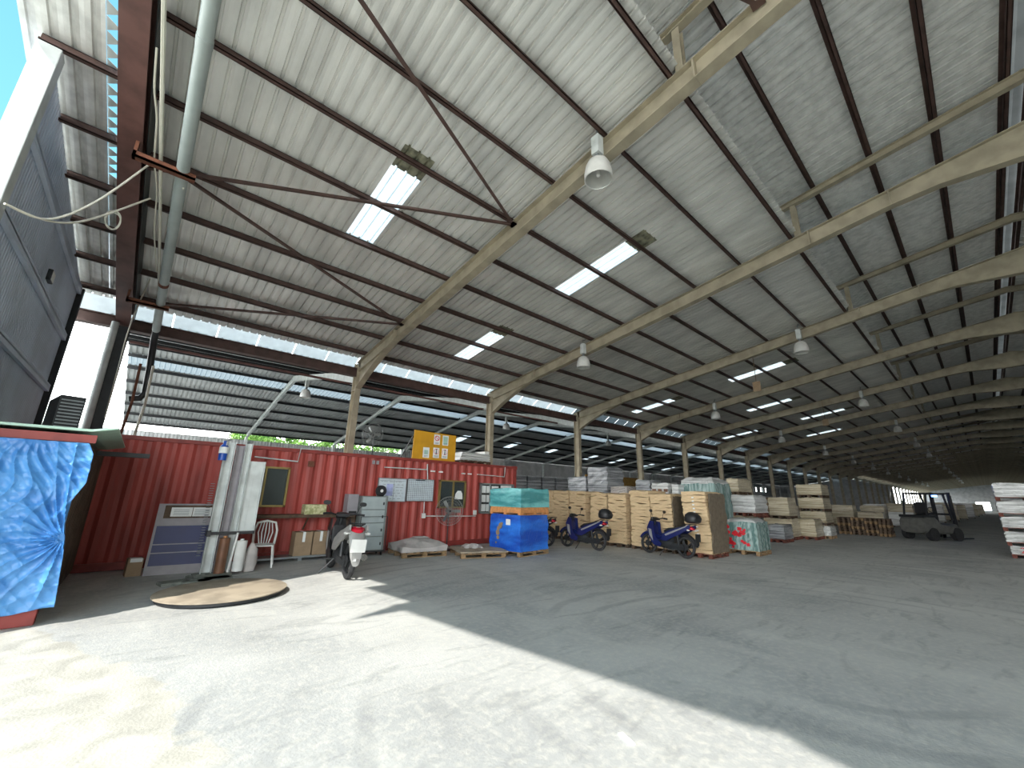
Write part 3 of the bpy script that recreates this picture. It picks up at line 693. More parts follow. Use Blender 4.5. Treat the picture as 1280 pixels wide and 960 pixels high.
MB().prism([(cx(7.6), 1.4), (cx(7.9), 1.4), (cx(7.88), 1.58), (cx(7.82), 1.66), (cx(7.7), 1.66), (cx(7.62), 1.56)], -.012, -.006, 'xz').build('notice', 'paper', fo)
fo, xm = window(cx(8.6), cx(10.1), .95, 1.94, 'steel', None, .28, lbl='grey framed window papered with notices')
MB().box(cx(8.65), cx(10.05), .015, .028, 1.0, 1.9).build('unlit_room_panel', 'dark', fo)  # interior darkness painted as a flat sheet
for k in range(3):
    for j in range(2): MB().box(cx(8.68 + j * .2), cx(8.85 + j * .2), -.012, -.006, 1.02 + k * .3, 1.25 + k * .3).build('notice', 'paper', fo)
MB().box(cx(9.1), cx(9.4), -.012, -.006, 1.0, 1.85).build('notice', 'paper', fo); MB().box(cx(9.5), cx(10.0), -.012, -.006, 1.55, 1.88).build('notice', 'paper', fo)
# door of grille-free dark patches / conduits fixed on the wall
def conduit(pts, label):
    tag(MB().tube([(a, CY - .02, b) for a, b in pts], .016, 8).build('conduit', 'white_steel', None, True), label, 'conduit')
def wp(px, py): p = aty(px, py, CY); return (p.x, p.z)
conduit([wp(318, 571), wp(372, 577), wp(376, 561), wp(400, 562)], 'white conduit above the bronze framed container window')
conduit([wp(480, 584), wp(533, 587), wp(534, 580), wp(534, 600)], 'white conduit above the whiteboards')
conduit([wp(596, 593), wp(630, 596), wp(631, 584)], 'white conduit near the right end of the container')
conduit([wp(530, 627), wp(529, 645), wp(594, 645)], 'white conduit below the whiteboards running to a socket')
for i, (px, py) in enumerate([(541, 589), (551, 590), (579, 592), (587, 592.5)]):
    p = wp(px, py); tag(MB().box(p[0] - .07, p[0] + .07, CY - .03, CY + .02, p[1] - .02, p[1] + .02).build('vent_tab', 'white'), 'small white tab on the container, %s of four above the dark window' % ['first', 'second', 'third', 'fourth'][i], 'tab')
for i, (px, py) in enumerate([(529, 645), (593, 641)]):
    p = wp(px, py); tag(MB().box(p[0] - .06, p[0] + .06, CY - .05, CY + .01, p[1] - .06, p[1] + .08).build('socket_box', 'white', bevel=.01), ['white socket box under the whiteboards', 'white socket box at the lower corner of the papered window'][i], 'socket')
p = wp(389, 580); tag(MB().box(p[0] - .07, p[0] + .07, CY - .02, CY + .02, p[1] - .07, p[1] + .07).build('junction_box', 'rust'), 'small rusty junction plate on the container', 'plate')
p = wp(470, 578); b = MB(); b.box(p[0] - .1, p[0] - .03, CY - .01, CY + .03, p[1] - .05, p[1] + .05); b.box(p[0] + .02, p[0] + .09, CY - .01, CY + .03, p[1] - .05, p[1] + .05)
tag(b.build('number_plate', 'panelgrey'), 'two small pale squares on the container rib above the whiteboards', 'plate')
# whiteboards
def board(x0, x1, z0, z1, kind, label):
    t = empty('whiteboard', (x0, CY - .04, z0), 0, label, 'whiteboard'); W_ = x1 - x0; H_ = z1 - z0
    MB().box(0, W_, 0, .03, 0, H_).build('board', 'whiteboard', t)
    b = MB()
    for a in (0, H_ - .02): b.box(-.005, W_ + .005, -.012, .032, a, a + .02)
    for a in (-.005, W_ - .015): b.box(a, a + .02, -.012, .032, 0, H_)
    b.build('rim', 'steel', t)
    b = MB(); rd = random.Random(len(label))
    if kind:
        for k in range(1, 12): b.box(.02, W_ - .02, -.003, 0, H_ * k / 12 - .003, H_ * k / 12 + .003)
        for k in range(1, 14): b.box(W_ * k / 14 - .003, W_ * k / 14 + .003, -.003, 0, .02, H_ - .02)
        b.box(W_ * .3, W_ * .65, -.004, 0, H_ * .92, H_ * .96)
    else:
        for k in range(7):
            a = .05 + rd.random() * .1
            while a < W_ - .1: l_ = rd.uniform(.03, .12); b.box(a, min(a + l_, W_ - .04), -.003, 0, H_ * (.12 + k * .12), H_ * (.12 + k * .12) + .008); a += l_ + rd.uniform(.02, .09)
        b.box(.05, W_ - .05, -.003, 0, H_ * .88, H_ * .88 + .006); b.box(W_ * .55, W_ * .56, -.003, 0, .05, H_ - .06)
    b.build('writing', 'ink', t)
    if not kind: lab(MB().box(W_ * .3, W_ * .52, -.005, -.001, H_ * .25, H_ * .75).build('sheet', mat('lilac_paper', srgb(176, 184, 224), .8), t), 'pale lilac sheet')
board(5.0, 5.86, 1.31, 1.96, 0, 'whiteboard with scribbled notes beside the locker, left of the pair on the container')
board(5.9, 6.78, 1.33, 1.97, 1, 'whiteboard ruled with a dense grid, left of the dark window')
# ledge, boxes
b = MB(); b.box(2.0, 4.3, CY - .42, CY - .02, .98, 1.01); b.box(2.0, 4.3, CY - .43, CY - .41, .94, 1.01)
for x in (2.1, 3.2, 4.2): b.bar((x, CY - .38, .97), (x, CY - .03, .65), .03)
tag(b.build('wall_ledge', 'wood_dark'), 'narrow dark ledge fixed along the container under the bronze framed window', 'ledge')
b = MB(); b.box(2.0, 4.2, CY - .5, CY - .05, .06, .1)
for x in (2.1, 3.1, 4.1): b.box(x - .04, x + .04, CY - .5, CY - .05, 0, .06)
tag(b.build('low_plank', 'steel'), 'low grey plank shelf on the floor against the container', 'shelf')
o = MB().box(3.08, 3.58, CY - .4, CY - .12, 1.01, 1.24).build('parcel', mat('olive_print', srgb(150, 152, 104), .7, 0, .3, 16, col2=srgb(206, 202, 160)), bevel=.01); tag(o, 'flat parcel with a mottled green and cream print on the ledge', 'parcel')
for i, (a, b_) in enumerate([(2.95, 3.33), (3.36, 3.7)]):
    t = empty('cardboard_box', (a, CY - .45, .1), 0, ['brown cardboard box under the ledge, left one of two', 'brown cardboard box under the ledge, right one nearer the moped'][i], 'box')
    MB().box(0, b_ - a, 0, .35, 0, .52).build('carton', 'carton', t, bevel=.006); MB().box((b_ - a) / 2 - .03, (b_ - a) / 2 + .03, -.003, .353, .3, .523).build('tape', 'paper', t)
# sign board on the roof
p0 = aty(514, 575, 11.5); sg = empty('sign_board', (6.05, 11.42, 2.57), 0, 'yellow plywood sign board with five warning notices standing on the container roof', 'sign')
o = MB(); o.prism([(0, 0), (1.56, 0), (1.56, .86), (0.02, .88)], 0, .03, 'xz'); o.build('panel', 'yellow', sg)
b = MB(); b.bar((-.03, .03, 0), (-.12, .6, .0), .03); b.bar((0, .03, .7), (-.1, .6, 0), .03); b.bar((1.5, .03, .7), (1.5, .6, 0), .03); b.build('prop', 'steel_dk', sg)
for i, (sx_, sz_) in enumerate([(.72, .5), (1.04, .5), (.36, .06), (.72, .08), (1.04, .08)]):
    n_ = MB().box(sx_, sx_ + .22, -.006, 0, sz_, sz_ + .32).build('notice', 'paper', sg)
    b = MB(); T = Matrix.Translation((sx_ + .11, -.008, sz_ + .2))
    if i in (0,): b.torus(.075, .012, 20, 6, T); b.bar((sx_ + .06, -.008, sz_ + .25), (sx_ + .16, -.008, sz_ + .15), .018, .01); b.build('prohibition_ring', 'red', n_)
    if i in (3, 4):
        b.prism([(sx_ + .09, sz_ + .12), (sx_ + .13, sz_ + .12), (sx_ + .12, sz_ + .24), (sx_ + .1, sz_ + .24)], -.009, -.006, 'xz'); b.lathe([(.001, 0), (.02, .001), (.02, .004), (.001, .005)], 12, Matrix.Translation((sx_ + .11, -.006, sz_ + .26)) @ Matrix.Rotation(pi / 2, 4, 'X')); b.build('pictogram', 'ink', n_)
        c_ = MB(); c_.torus(.085, .006, 20, 6, T); c_.build('prohibition_ring', 'red', n_)
    if i == 1:
        lab(n_, 'faded yellow-white notice'); b.prism([(sx_ + .03, sz_ + .03), (sx_ + .19, sz_ + .03), (sx_ + .19, sz_ + .28), (sx_ + .03, sz_ + .28)], -.009, -.006, 'xz'); b.build('print', 'mint', n_)
    if i == 2: b.box(sx_ + .04, sx_ + .18, -.009, -.006, sz_ + .1, sz_ + .24); b.build('print', 'mint', n_)
    c_ = MB()
    for k in range(2): c_.box(sx_ + .04, sx_ + .18, -.009, -.006, sz_ + .03 + k * .03, sz_ + .04 + k * .03)
    c_.build('caption', 'ink', n_)
# pallet of flat sheets on the roof
def pallet(root, w, d, h=.13, mt='wood', name='pallet'):
    b = MB(); n_ = 7
    for k in range(n_): x = -w / 2 + (w - .09) * k / (n_ - 1); b.box(x, x + .09, -d / 2, d / 2, h - .022, h)
    for k in range(3): y = -d / 2 + (d - .1) * k / 2; b.box(-w / 2, w / 2, y, y + .1, h - .044, h - .022)
    for k in range(3):
        for j in range(3): b.box(-w / 2 + (w - .12) * k / 2, -w / 2 + (w - .12) * k / 2 + .12, -d / 2 + (d - .1) * j / 2, -d / 2 + (d - .1) * j / 2 + .1, .02, h - .044)
    for k in range(3): y = -d / 2 + (d - .1) * k / 2; b.box(-w / 2, w / 2, y, y + .1, 0, .022)
    return b.build(name, mt, root)
t = empty('roof_load', (8.65, 12.1, 2.57), 0, 'pallet of grey sheet bundles lying on the container roof right of the sign', 'pallet load')
pallet(t, 1.3, .9, .12, 'wood_dark')
for k in range(4): b = MB(); b.loft([(-.66 + .03 * k, 0, .15 + k * .07, .42, .033), (-.2, 0, .155 + k * .07, .44, .036), (.3, .02, .15 + k * .07, .43, .034), (.64, 0, .15 + k * .07, .42, .033)], 12, e=.3); b.build('sheet_bundle', 'w_white', t)
b = MB(); b.box(.5, .68, -.3, .3, .12, .5); lab(b.build('carton', 'white', t), 'white carton')
# ------------------------------------------------------------------ pedestal fans
def fan(name, loc, rz, ph, label, r=.36):
    t = empty(name, loc, rz, label, 'fan')      # faces local -y
    b = MB(); b.lathe([(.24, 0), (.24, .02), (.05, .05), (.02, .06)], 24); b.build('base', 'black', t, True)
    MB().tube([(0, 0, .04), (0, 0, ph)], .016, 8).build('pole', 'steel_dk', t, True)
    T = Matrix.Translation((0, -.1, ph)); g = MB()
    for k in range(5): g.torus(r * (k + 1) / 5, .0035, 36, 5, T @ Matrix.Translation((0, -.1 * sqrt(max(0, 1 - ((k + 1) / 5) ** 2)), 0)))
    g.torus(r, .007, 36, 6, T)
    for k in range(44):
        a = 2 * pi * k / 44; pf = []; pb = []
        for j in range(6):
            q = j / 5; rr = .03 + (r - .03) * q; pf.append((rr * cos(a), -.1 - .1 * sqrt(max(0, 1 - q * q)), ph + rr * sin(a))); pb.append((rr * cos(a), -.1 + .08 * sqrt(max(0, 1 - q * q)), ph + rr * sin(a)))
        g.tube(pf, .0022, 4); g.tube(pb, .0022, 4)
    g.build('guard', 'mesh', t)
    bl = MB()
    for k in range(3):
        a0 = 2 * pi * k / 3; vs = []
        for j in range(6):
            q = j / 5; rr = .05 + (r * .82 - .05) * q; wv = .1 + .16 * sin(q * pi * .8)
            for s_ in (-1, 1): aa = a0 + s_ * wv / (.5 + q) * .9; vs.append((rr * cos(aa), -.1 + s_ * .03 * (1 - q * .4), ph + rr * sin(aa)))
        bl.add(vs, [(2 * j, 2 * j + 1, 2 * j + 3, 2 * j + 2) for j in range(5)])
    bl.build('blade', 'mesh', t); h_ = MB(); h_.tube([(0, -.15, ph), (0, -.04, ph)], .035, 12); h_.tube([(0, -.02, ph), (0, .14, ph)], .06, 12); h_.build('motor', 'steel_dk', t, True)
    return t
fan('pedestal_fan', (6.95, 10.6, 0), -.35, 1.08, 'tall pedestal fan with a wire guard standing in front of the dark window', .4)
fan('roof_fan', (4.93, 11.75, 2.57), -.9, .62, 'round wire-guard fan standing on the container roof', .33)

# ------------------------------------------------------------------ wrapping machine, mast, rolls
wm = empty('pallet_wrapper', (1.28, 8.05, 0), 0, 'pallet wrapping machine with a round worn turntable and tall grey steel mast', 'wrapping machine')
b = MB(); b.lathe([(.80, 0), (.82, .02), (.82, .055), (.80, .06)], 64); lab(b.build('turntable_rim', 'steel_dk', wm, True), 'dark round turntable base')
b = MB(); b.lathe([(.001, .06), (.85, .06), (.86, .066), (.86, .078), (.85, .082), (.001, .082)], 64, cap=False); b.build('turntable', 'ply', wm, True)
b = MB(); b.prism([(-.25, 1.9), (.35, 1.9), (.25, .7), (-.2, .7)], 0, .05, 'xy'); b.build('base_plate', 'concrete_ch', wm)
def chan(x, y, w_, z1, nm, mt, d=.1, lean=.0):
    c = MB(); T = Matrix.Translation((x, y, 0)) @ Matrix.Rotation(lean, 4, 'Y')
    c.box(-w_ / 2, w_ / 2, -.006, .006, .05, z1, T); c.box(-w_ / 2, -w_ / 2 + .012, -d, 0, .05, z1, T); c.box(w_ / 2 - .012, w_ / 2, -d, 0, .05, z1, T); return c.build(nm, mt, wm)
chan(-.05, 1.9, .17, 2.47, 'mast_rail', 'white_steel', .12); chan(.13, 1.92, .14, 2.42, 'mast_rail', 'panelgrey', .1); lab(chan(.27, 1.9, .12, 2.47, 'mast_rail', 'white_steel', .1), 'pale mast rail')
b = MB(); b.box(.33, .62, 1.86, 1.89, .75, 2.12); b.box(.6, .62, 1.82, 1.89, .75, 2.12); b.box(.45, .455, 1.855, 1.86, .75, 2.12); lab(b.build('cover_panel', 'white_steel', wm), 'flat pale cover panel')
b = MB(); b.box(-.12, .62, 1.75, 1.85, .72, .77); b.box(-.16, -.1, 1.7, 1.95, .7, .8); b.build('carriage', 'black', wm)
b = MB()
for k in range(30): b.torus(.03, .006, 8, 5, Matrix.Translation((-.2, 1.95, .35 + k * .045)) @ Matrix.Rotation(pi / 2, 4, 'X'))
b.build('cable_chain', 'steel', wm)
def roll(x, y, r, h, mt, label, cap='paper'):
    t = empty('film_roll', (x, y, .05), 0, label, 'roll'); MB().lathe([(r * .35, 0), (r, .004), (r, h - .004), (r * .35, h)], 24, cap=False).build('roll', mt, t, True)
    MB().lathe([(r * .34, -.01), (r * .36, -.01), (r * .36, h + .03), (r * .34, h + .03)], 16).build('core', cap, t, True)
roll(1.42, 9.75, .09, .62, 'brass', 'brown upright roll beside the wrapper mast', 'orange'); roll(1.72, 9.83, .095, .55, 'white', 'shiny white film roll standing beside the wrapper mast')
b = MB(); b.tube([(1.56, 9.78, .05), (1.62, 9.8, .75)], .02, 8); tag(b.build('plastic_tube', 'white', None, True), 'thin white tube leaning between the two film rolls', 'tube')
b = MB(); b.loft([(.0, 0, 0, .1, .08), (.15, .0, 0, .13, .09), (.4, .01, 0, .1, .07), (.52, .0, 0, .03, .03)], 14, axis='z'); tag(b.build('scrap_bag', 'bag', None, True, loc=(1.93, 9.95, .01)), 'crumpled grey plastic bag hanging between the rolls and the white chair', 'bag')
b = MB(); b.lathe([(.001, 0), (.07, .005), (.075, .2), (.07, .27), (.03, .33), (.03, .38), (.001, .39)], 16, cap=False)
t = empty('spray_bottle', (1.13, 9.88, 2.1), 0, 'blue-bottomed plastic bottle hung high on the wrapper mast', 'bottle'); b.build('bottle', 'bluepl', t, True)
MB().lathe([(.077, .14), (.079, .14), (.079, .26), (.077, .26)], 16).build('bottle_label', 'paper', t, True); MB().bar((0, 0, .38), (.1, .05, .42), .02).build('hook', 'steel', t)
# display board
db = empty('display_board', (.36, 10.45, 0), 0, 'blue and grey panel board with two paper notices leaning on the container', 'board')
db.rotation_euler = (-.12, 0, -.08)
MB().box(0, .95, 0, .03, 0, 1.27).build('panel', 'panelgrey', db)
b = MB()
for (a, c, z0, z1) in [(.04, .93, .16, .37), (.04, .93, .39, .52), (.04, .93, .54, .86)]: b.box(a, c, -.006, 0, z0, z1)
b.build('blue_panel', 'blue_dark', db); lab(MB().box(.1, .94, -.004, 0, 1.0, 1.24).build('notice_strip', 'wood_dark', db), 'dark brown strip')
for a in (.2, .54): MB().box(a, a + .33, -.01, -.004, 1.03, 1.2).build('notice', 'paper', db)
b = MB()
for a in (.24, .57):
    for k in range(4): b.box(a, a + .24, -.012, -.01, 1.06 + k * .03, 1.066 + k * .03)
b.build('writing', 'ink', db)
t = empty('cardboard_box', (.12, 10.5, 0), .1, 'small dark cardboard box on the floor left of the blue board', 'box')
MB().box(0, .22, 0, .25, 0, .3).build('carton', 'carton', t, bevel=.005); MB().box(.03, .2, -.003, .2, .24, .303).build('tape', 'paper', t)
# corrugated offcut and slabs
b = MB(); T = Matrix.Translation((.93, 9.72, .05)) @ Matrix.Rotation(-.9, 4, 'X')
for k in range(16): x = k * .026; z = .012 * sin(k * 1.25); b.box(x, x + .027, 0, .34, z, z + .012, T)
tag(b.build('corrugated_offcut', 'concrete_ch'), 'small corrugated grey offcut leaning in front of the blue board', 'offcut')
for i, (x, y, a) in enumerate([(.75, 9.35, .2), (1.05, 9.2, -.3), (1.35, 9.35, .1)]):
    tag(MB().box(-.2, .2, -.14, .14, 0, .05).build('cement_slab', 'concrete_ch', loc=(x, y, 0), rot=(0, 0, a), bevel=.01), 'loose grey cement slab beside the turntable, %s' % ['left one', 'middle one', 'one nearest the mast'][i], 'slab')

# ------------------------------------------------------------------ white plastic chair
ch = empty('plastic_chair', (2.22, 10.45, 0), -.25, 'white moulded plastic chair beside the wrapper mast', 'chair')
b = MB(); b.loft([(-.22, 0, .43, .21, .012), (0, 0, .42, .22, .014), (.2, 0, .43, .2, .012)], 16, T=Matrix.Rotation(pi / 2, 4, 'Z'), e=.5); b.build('seat', 'white', ch, True)
for sx_ in (-1, 1):
    for sy_ in (-1, 1): MB().tube([(sx_ * .19, sy_ * .18, .42), (sx_ * .23, sy_ * .23, 0)], [.022, .018], 6).build('leg', 'white', ch, True)
b = MB(); arch = [(-.2, .19, .42), (-.22, .25, .7), (-.17, .28, .86), (0, .29, .9), (.17, .28, .86), (.22, .25, .7), (.2, .19, .42)]; b.tube(arch, .024, 8)
for x in (-.11, -.055, 0, .055, .11): b.tube([(x * .8, .2, .44), (x * 1.25, .25, .66), (x * .9, .285, .87)], .013, 6)
b.build('backrest', 'white', ch, True)

# ------------------------------------------------------------------ locker on a trolley
lk = empty('steel_locker', (4.38, 10.75, .12), -.12, 'pale grey steel locker cabinet loaded on a small black trolley', 'cabinet')
MB().box(0, .68, 0, .4, 0, 1.34).build('body', 'locker_d', lk, bevel=.006)
for k in range(4): d_ = MB().box(.03, .62, -.015, 0, .02 + k * .33, .33 + k * .33).build('door', 'locker', lk, bevel=.004); MB().box(.56, .59, -.035, -.015, .13 + k * .33, .2 + k * .33).build('handle', 'black', d_)
tr_ = empty('trolley', (4.38, 10.75, 0), -.12, 'low black wheeled trolley under the grey locker', 'trolley')
MB().box(-.04, .72, -.06, .44, .09, .118).build('deck', 'black', tr_)
for x in (.05, .63):
    for y in (0, .38): MB().tube([(x - .015, y, .045), (x + .015, y, .045)], .045, 12).build('wheel', 'rubber', tr_, True)
b = MB(); b.tube([(.7, -.05, .1), (.7, -.05, .95), (.02, -.05, .95), (.02, -.05, .1)], .012, 6); b.build('handle', 'black', tr_, True)
t = empty('metal_case', (4.12, 11.0, .88), 0, 'dull grey metal case on the ledge end beside the locker', 'case')
MB().box(0, .28, 0, .3, .1, .62).build('body', 'panelgrey', t, bevel=.01)
MB().box(.05, .25, -.01, 0, .14, .2).build('handle', 'black', t)
b = MB(); b.box(.02, .26, .05, .28, -.88, .1); b.build('stand', 'wood_dark', t)
t = empty('cable_reel', (4.85, 10.7, 1.6), 0, 'black round reel with a pale hub standing on the locker', 'reel')
T = Matrix.Rotation(pi / 2, 4, 'X'); b = MB(); b.lathe([(.13, -.05), (.14, -.04), (.14, -.03), (.09, -.02), (.09, .02), (.14, .03), (.14, .04), (.13, .05)], 24, T); b.build('spool', 'black', t, True)
MB().lathe([(.04, .04), (.04, .056), (.001, .057)], 16, T, cap=False).build('hub', 'white', t, True); MB().box(-.06, .06, -.05, .05, -.14, -.1).build('foot', 'black', t)

# ------------------------------------------------------------------ mopeds
def moped(loc, heading, label, body='bikeblue', trim='bikesilver', case=True, lean=.07):
    t = empty('moped', loc, heading, label, 'moped'); t.rotation_euler = (lean, 0, heading)     # local x forward, y left
    WB = .62
    def wheel(x, r=.285):
        T = Matrix.Translation((x, 0, r))
        w_ = MB().torus(r - .038, .038, 32, 8, T, sq=1.15).build('wheel', 'rubber', t, True)
        b = MB(); b.torus(r - .065, .014, 32, 6, T)
        for k in range(5): a = k * 2 * pi / 5; b.bar((x, 0, r), (x + (r - .07) * cos(a), 0, r + (r - .07) * sin(a)), .03, .018, (0, 1, 0))
        b.tube([(x, -.06, r), (x, .06, r)], .035, 12); b.tube([(x, .05, r), (x, .056, r)], .09, 18); b.build('rim', 'steel_dk', w_, True)
    wheel(WB); wheel(-WB)
    b = MB()
    for s_ in (-1, 1): b.tube([(WB, s_ * .07, .27), (WB - .13, s_ * .07, .62)], .02, 8)
    b.tube([(WB - .13, 0, .6), (WB - .24, 0, .93)], .028, 8); b.build('front_fork', 'steel_dk', t, True)
    b = MB(); b.torus(.31, .05, 16, 6, Matrix.Translation((WB, 0, .27)), .5, 2.4, 1.2); b.build('front_mudguard', body, t, True)
    b = MB(); b.loft([(.30, 0, .34, .07, .05), (.36, 0, .5, .12, .09), (.40, 0, .7, .13, .10), (.40, 0, .88, .08, .05)], 14)
    for s_ in (-1, 1): b.prism([(.46, .92), (.56, .72), (.50, .48), (.34, .27), (.10, .22), (.06, .32), (.22, .44), (.30, .62), (.34, .9)], s_ * .15, s_ * .165, 'xz')
    b.build('leg_shield', 'black' if body == 'bikesilver' else body, t)
    b = MB(); b.loft([(.36, 0, .98, .06, .04), (.42, 0, .97, .10, .07), (.5, 0, .94, .08, .06), (.54, 0, .93, .04, .04)], 14); b.loft([(.30, 0, .98, .12, .03), (.38, 0, .99, .12, .05), (.44, 0, .99, .06, .04)], 12); b.build('headlight_cowl', 'black', t, True)
    b = MB(); b.loft([(.535, 0, .93, .05, .035), (.55, 0, .93, .03, .02)], 12); b.build('headlight', 'white', t, True)
    b = MB(); b.tube([(.24, .34, 1.0), (.3, .22, 1.01), (.36, .08, .98), (.36, -.08, .98), (.3, -.22, 1.01), (.24, -.34, 1.0)], .014, 8)
    for s_ in (-1, 1): b.tube([(.22, s_ * .35, 1.0), (.27, s_ * .25, 1.008)], .02, 8); b.tube([(.32, s_ * .3, 1.02), (.3, s_ * .19, 1.02)], .006, 5)
    b.build('handlebar', 'black', t, True)
    for s_ in (-1, 1):
        m_ = MB(); m_.tube([(.29, s_ * .22, 1.02), (.3, s_ * .26, 1.12), (.3, s_ * .3, 1.17)], .006, 5); m_.loft([(.285, s_ * .31, 1.2, .065, .042), (.31, s_ * .31, 1.2, .05, .032)], 12); m_.build('mirror', 'black', t, True)
    b = MB(); b.loft([(.36, 0, .5, .06, .08), (.2, 0, .45, .055, .07), (.05, 0, .5, .07, .07), (-.1, 0, .62, .11, .08), (-.35, 0, .68, .13, .08), (-.6, 0, .76, .1, .05), (-.8, 0, .82, .04, .03)], 14)
    for s_ in (-1, 1): b.prism([(.08, .40), (.04, .58), (-.2, .70), (-.5, .78), (-.84, .88), (-.86, .80), (-.55, .62), (-.28, .50), (-.1, .40)], s_ * .12, s_ * .15, 'xz')
    b.build('body_cowl', body, t)
    for s_ in (-1, 1):
        lab(MB().prism([(.50, .70), (.46, .5), (.34, .36), (.38, .56), (.40, .68)], s_ * .166, s_ * .172, 'xz').build('shield_decal', trim, t), 'pale decal')
        lab(MB().prism([(-.05, .58), (-.3, .68), (-.78, .86), (-.76, .83), (-.3, .63), (-.08, .54)], s_ * .151, s_ * .157, 'xz').build('trim_stripe', trim, t), 'pale stripe')
    b = MB(); b.loft([(.04, 0, .66, .07, .03), (-.1, 0, .71, .11, .05), (-.3, 0, .74, .13, .05), (-.5, 0, .79, .12, .05), (-.72, 0, .84, .07, .03)], 14); b.build('seat', 'black', t, True)
    b = MB(); b.loft([(.24, 0, .32, .07, .08), (.1, 0, .32, .12, .13), (-.1, 0, .34, .13, .14), (-.24, 0, .36, .09, .1)], 12); b.tube([(.2, 0, .3), (.34, 0, .34)], .05, 10); b.box(-.3, .1, -.08, .08, .38, .6)
    for s_ in (-1, 1): b.tube([(.0, s_ * .08, .24), (.0, s_ * .28, .24)], .014, 6)
    b.build('engine', 'steel_dk', t, True)
    b = MB()
    for s_ in (-1, 1): b.bar((-.08, s_ * .09, .3), (-WB, s_ * .09, .27), .03, .05)
    for s_ in (-1, 1): b.tube([(-.48, s_ * .11, .34), (-.42, s_ * .11, .64)], .028, 8)
    b.box(-.6, -.1, .06, .09, .2, .36); b.build('swing_arm', 'steel_dk', t)
    b = MB(); b.tube([(.15, -.1, .2), (-.1, -.13, .17), (-.3, -.15, .22)], .02, 8); b.tube([(-.3, -.15, .22), (-.45, -.16, .27), (-.78, -.17, .36)], [.03, .05, .055], 12); b.build('exhaust', 'chrome', t, True)
    b = MB(); b.torus(.33, .045, 12, 6, Matrix.Translation((-WB, 0, .27)), 1.2, 3.0, 1.4); b.box(-.98, -.95, -.07, .07, .36, .5); b.build('rear_mudguard', 'bikesilver' if body == 'bikesilver' else 'black', t, True)
    if body == 'bikesilver': b = MB(); b.loft([(-.97, 0, .34, .06, .1), (-.93, 0, .45, .09, .14), (-.86, 0, .62, .12, .12), (-.78, 0, .74, .13, .08)], 14); lab(b.build('tail_fender', 'bikesilver', t, True), 'dusty silver tail fender')
    MB().box(-1.0, -.985, -.11, .11, .46, .66).build('number_plate', 'white' if body == 'bikesilver' else 'black', t)
    b = MB(); b.loft([(-.76, 0, .8, .12, .05), (-.84, 0, .79, .08, .04), (-.88, 0, .78, .05, .03)], 12); b.build('tail_light', 'redlens', t, True)
    for s_ in (-1, 1):
        b = MB(); b.tube([(-.8, s_ * .07, .74), (-.82, s_ * .16, .74)], .008, 5); b.loft([(-.8, s_ * .17, .74, .035, .022), (-.86, s_ * .17, .74, .02, .015)], 10); b.build('indicator', 'white', t, True)
    b = MB(); b.tube([(-.55, .1, .84), (-.75, .11, .9), (-.92, .06, .9), (-.92, -.06, .9), (-.75, -.11, .9), (-.55, -.1, .84)], .012, 6); b.build('grab_rail', 'steel_dk', t, True)
    b = MB(); b.tube([(-.02, .1, .25), (.02, .3, .0)], .012, 6); b.build('side_stand', 'steel_dk', t)
    if case:
        b = MB(); b.loft([(.93, -.86, 0, .13, .14), (.97, -.86, 0, .2, .19), (1.06, -.87, 0, .22, .21), (1.15, -.86, 0, .19, .185), (1.22, -.85, 0, .1, .1), (1.235, -.85, 0, .02, .02)], 20, axis='z', e=.9); b.build('top_case', 'black', t, True)
    return t
def at2(p, q, d=1.24):
    a = atz(*p); b = atz(*q); a.z = b.z = 0; c = (a + b) / 2; v = a - b; return c, atan2(v.y, v.x)
c, h = at2((707, 683), (750, 689)); moped((c.x, c.y, 0), h, 'dark blue moped with a black top case, parked left in front of the kraft stacks')
c, h = at2((811, 691), (859, 698.5)); moped((c.x, c.y, 0), h, 'blue and silver moped with a black top case in front of the tallest kraft stack')
moped((10.05, 10.3, 0), radians(100), 'dark moped mostly hidden behind the blue wrapped cube', case=False, body='black')
moped((3.28, 8.86, 0), radians(84), 'silver and black moped seen from behind beside the locker, red tail light', body='bikesilver', case=False, lean=.06).scale = (1.1, 1.2, 1.1)

# ------------------------------------------------------------------ loads
rnd = random.Random(11)
def wavy_block(w, d, h, seed, nx=10, ny=8, nz=8, amp=.02, topr=.04):
    rd = random.Random(seed); b = MB()
    def P(u, v, k):   # unit cube to block with crinkles
        x = (u - .5) * w; y = (v - .5) * d; z = k * h
        e = amp
        ex = min(u, 1 - u); ey = min(v, 1 - v)
        s = 1 - topr * max(0, k - .85) / .15
        x *= s; y *= s
        x += e * sin(11 * v + 17 * k + seed) * (1 if ex < .01 else .2); y += e * sin(13 * u + 19 * k + seed * 2) * (1 if ey < .01 else .2)
        z += (e * sin(9 * u + 7 * v + seed) if k > .99 else 0)
        return (x, y, z)
    def grid(f, a, c):
        k0 = len(b.v); vs = [f(i / a, j / c) for j in range(c + 1) for i in range(a + 1)]
        b.add(vs, [(j * (a + 1) + i, j * (a + 1) + i + 1, (j + 1) * (a + 1) + i + 1, (j + 1) * (a + 1) + i) for j in range(c) for i in range(a)])
    grid(lambda i, j: P(i, 0, j), nx, nz); grid(lambda i, j: P(1 - i, 1, j), nx, nz); grid(lambda i, j: P(0, 1 - i, j), ny, nz); grid(lambda i, j: P(1, i, j), ny, nz); grid(lambda i, j: P(i, j, 1), nx, ny); grid(lambda i, j: P(i, 1 - j, 0), nx, ny)
    return b
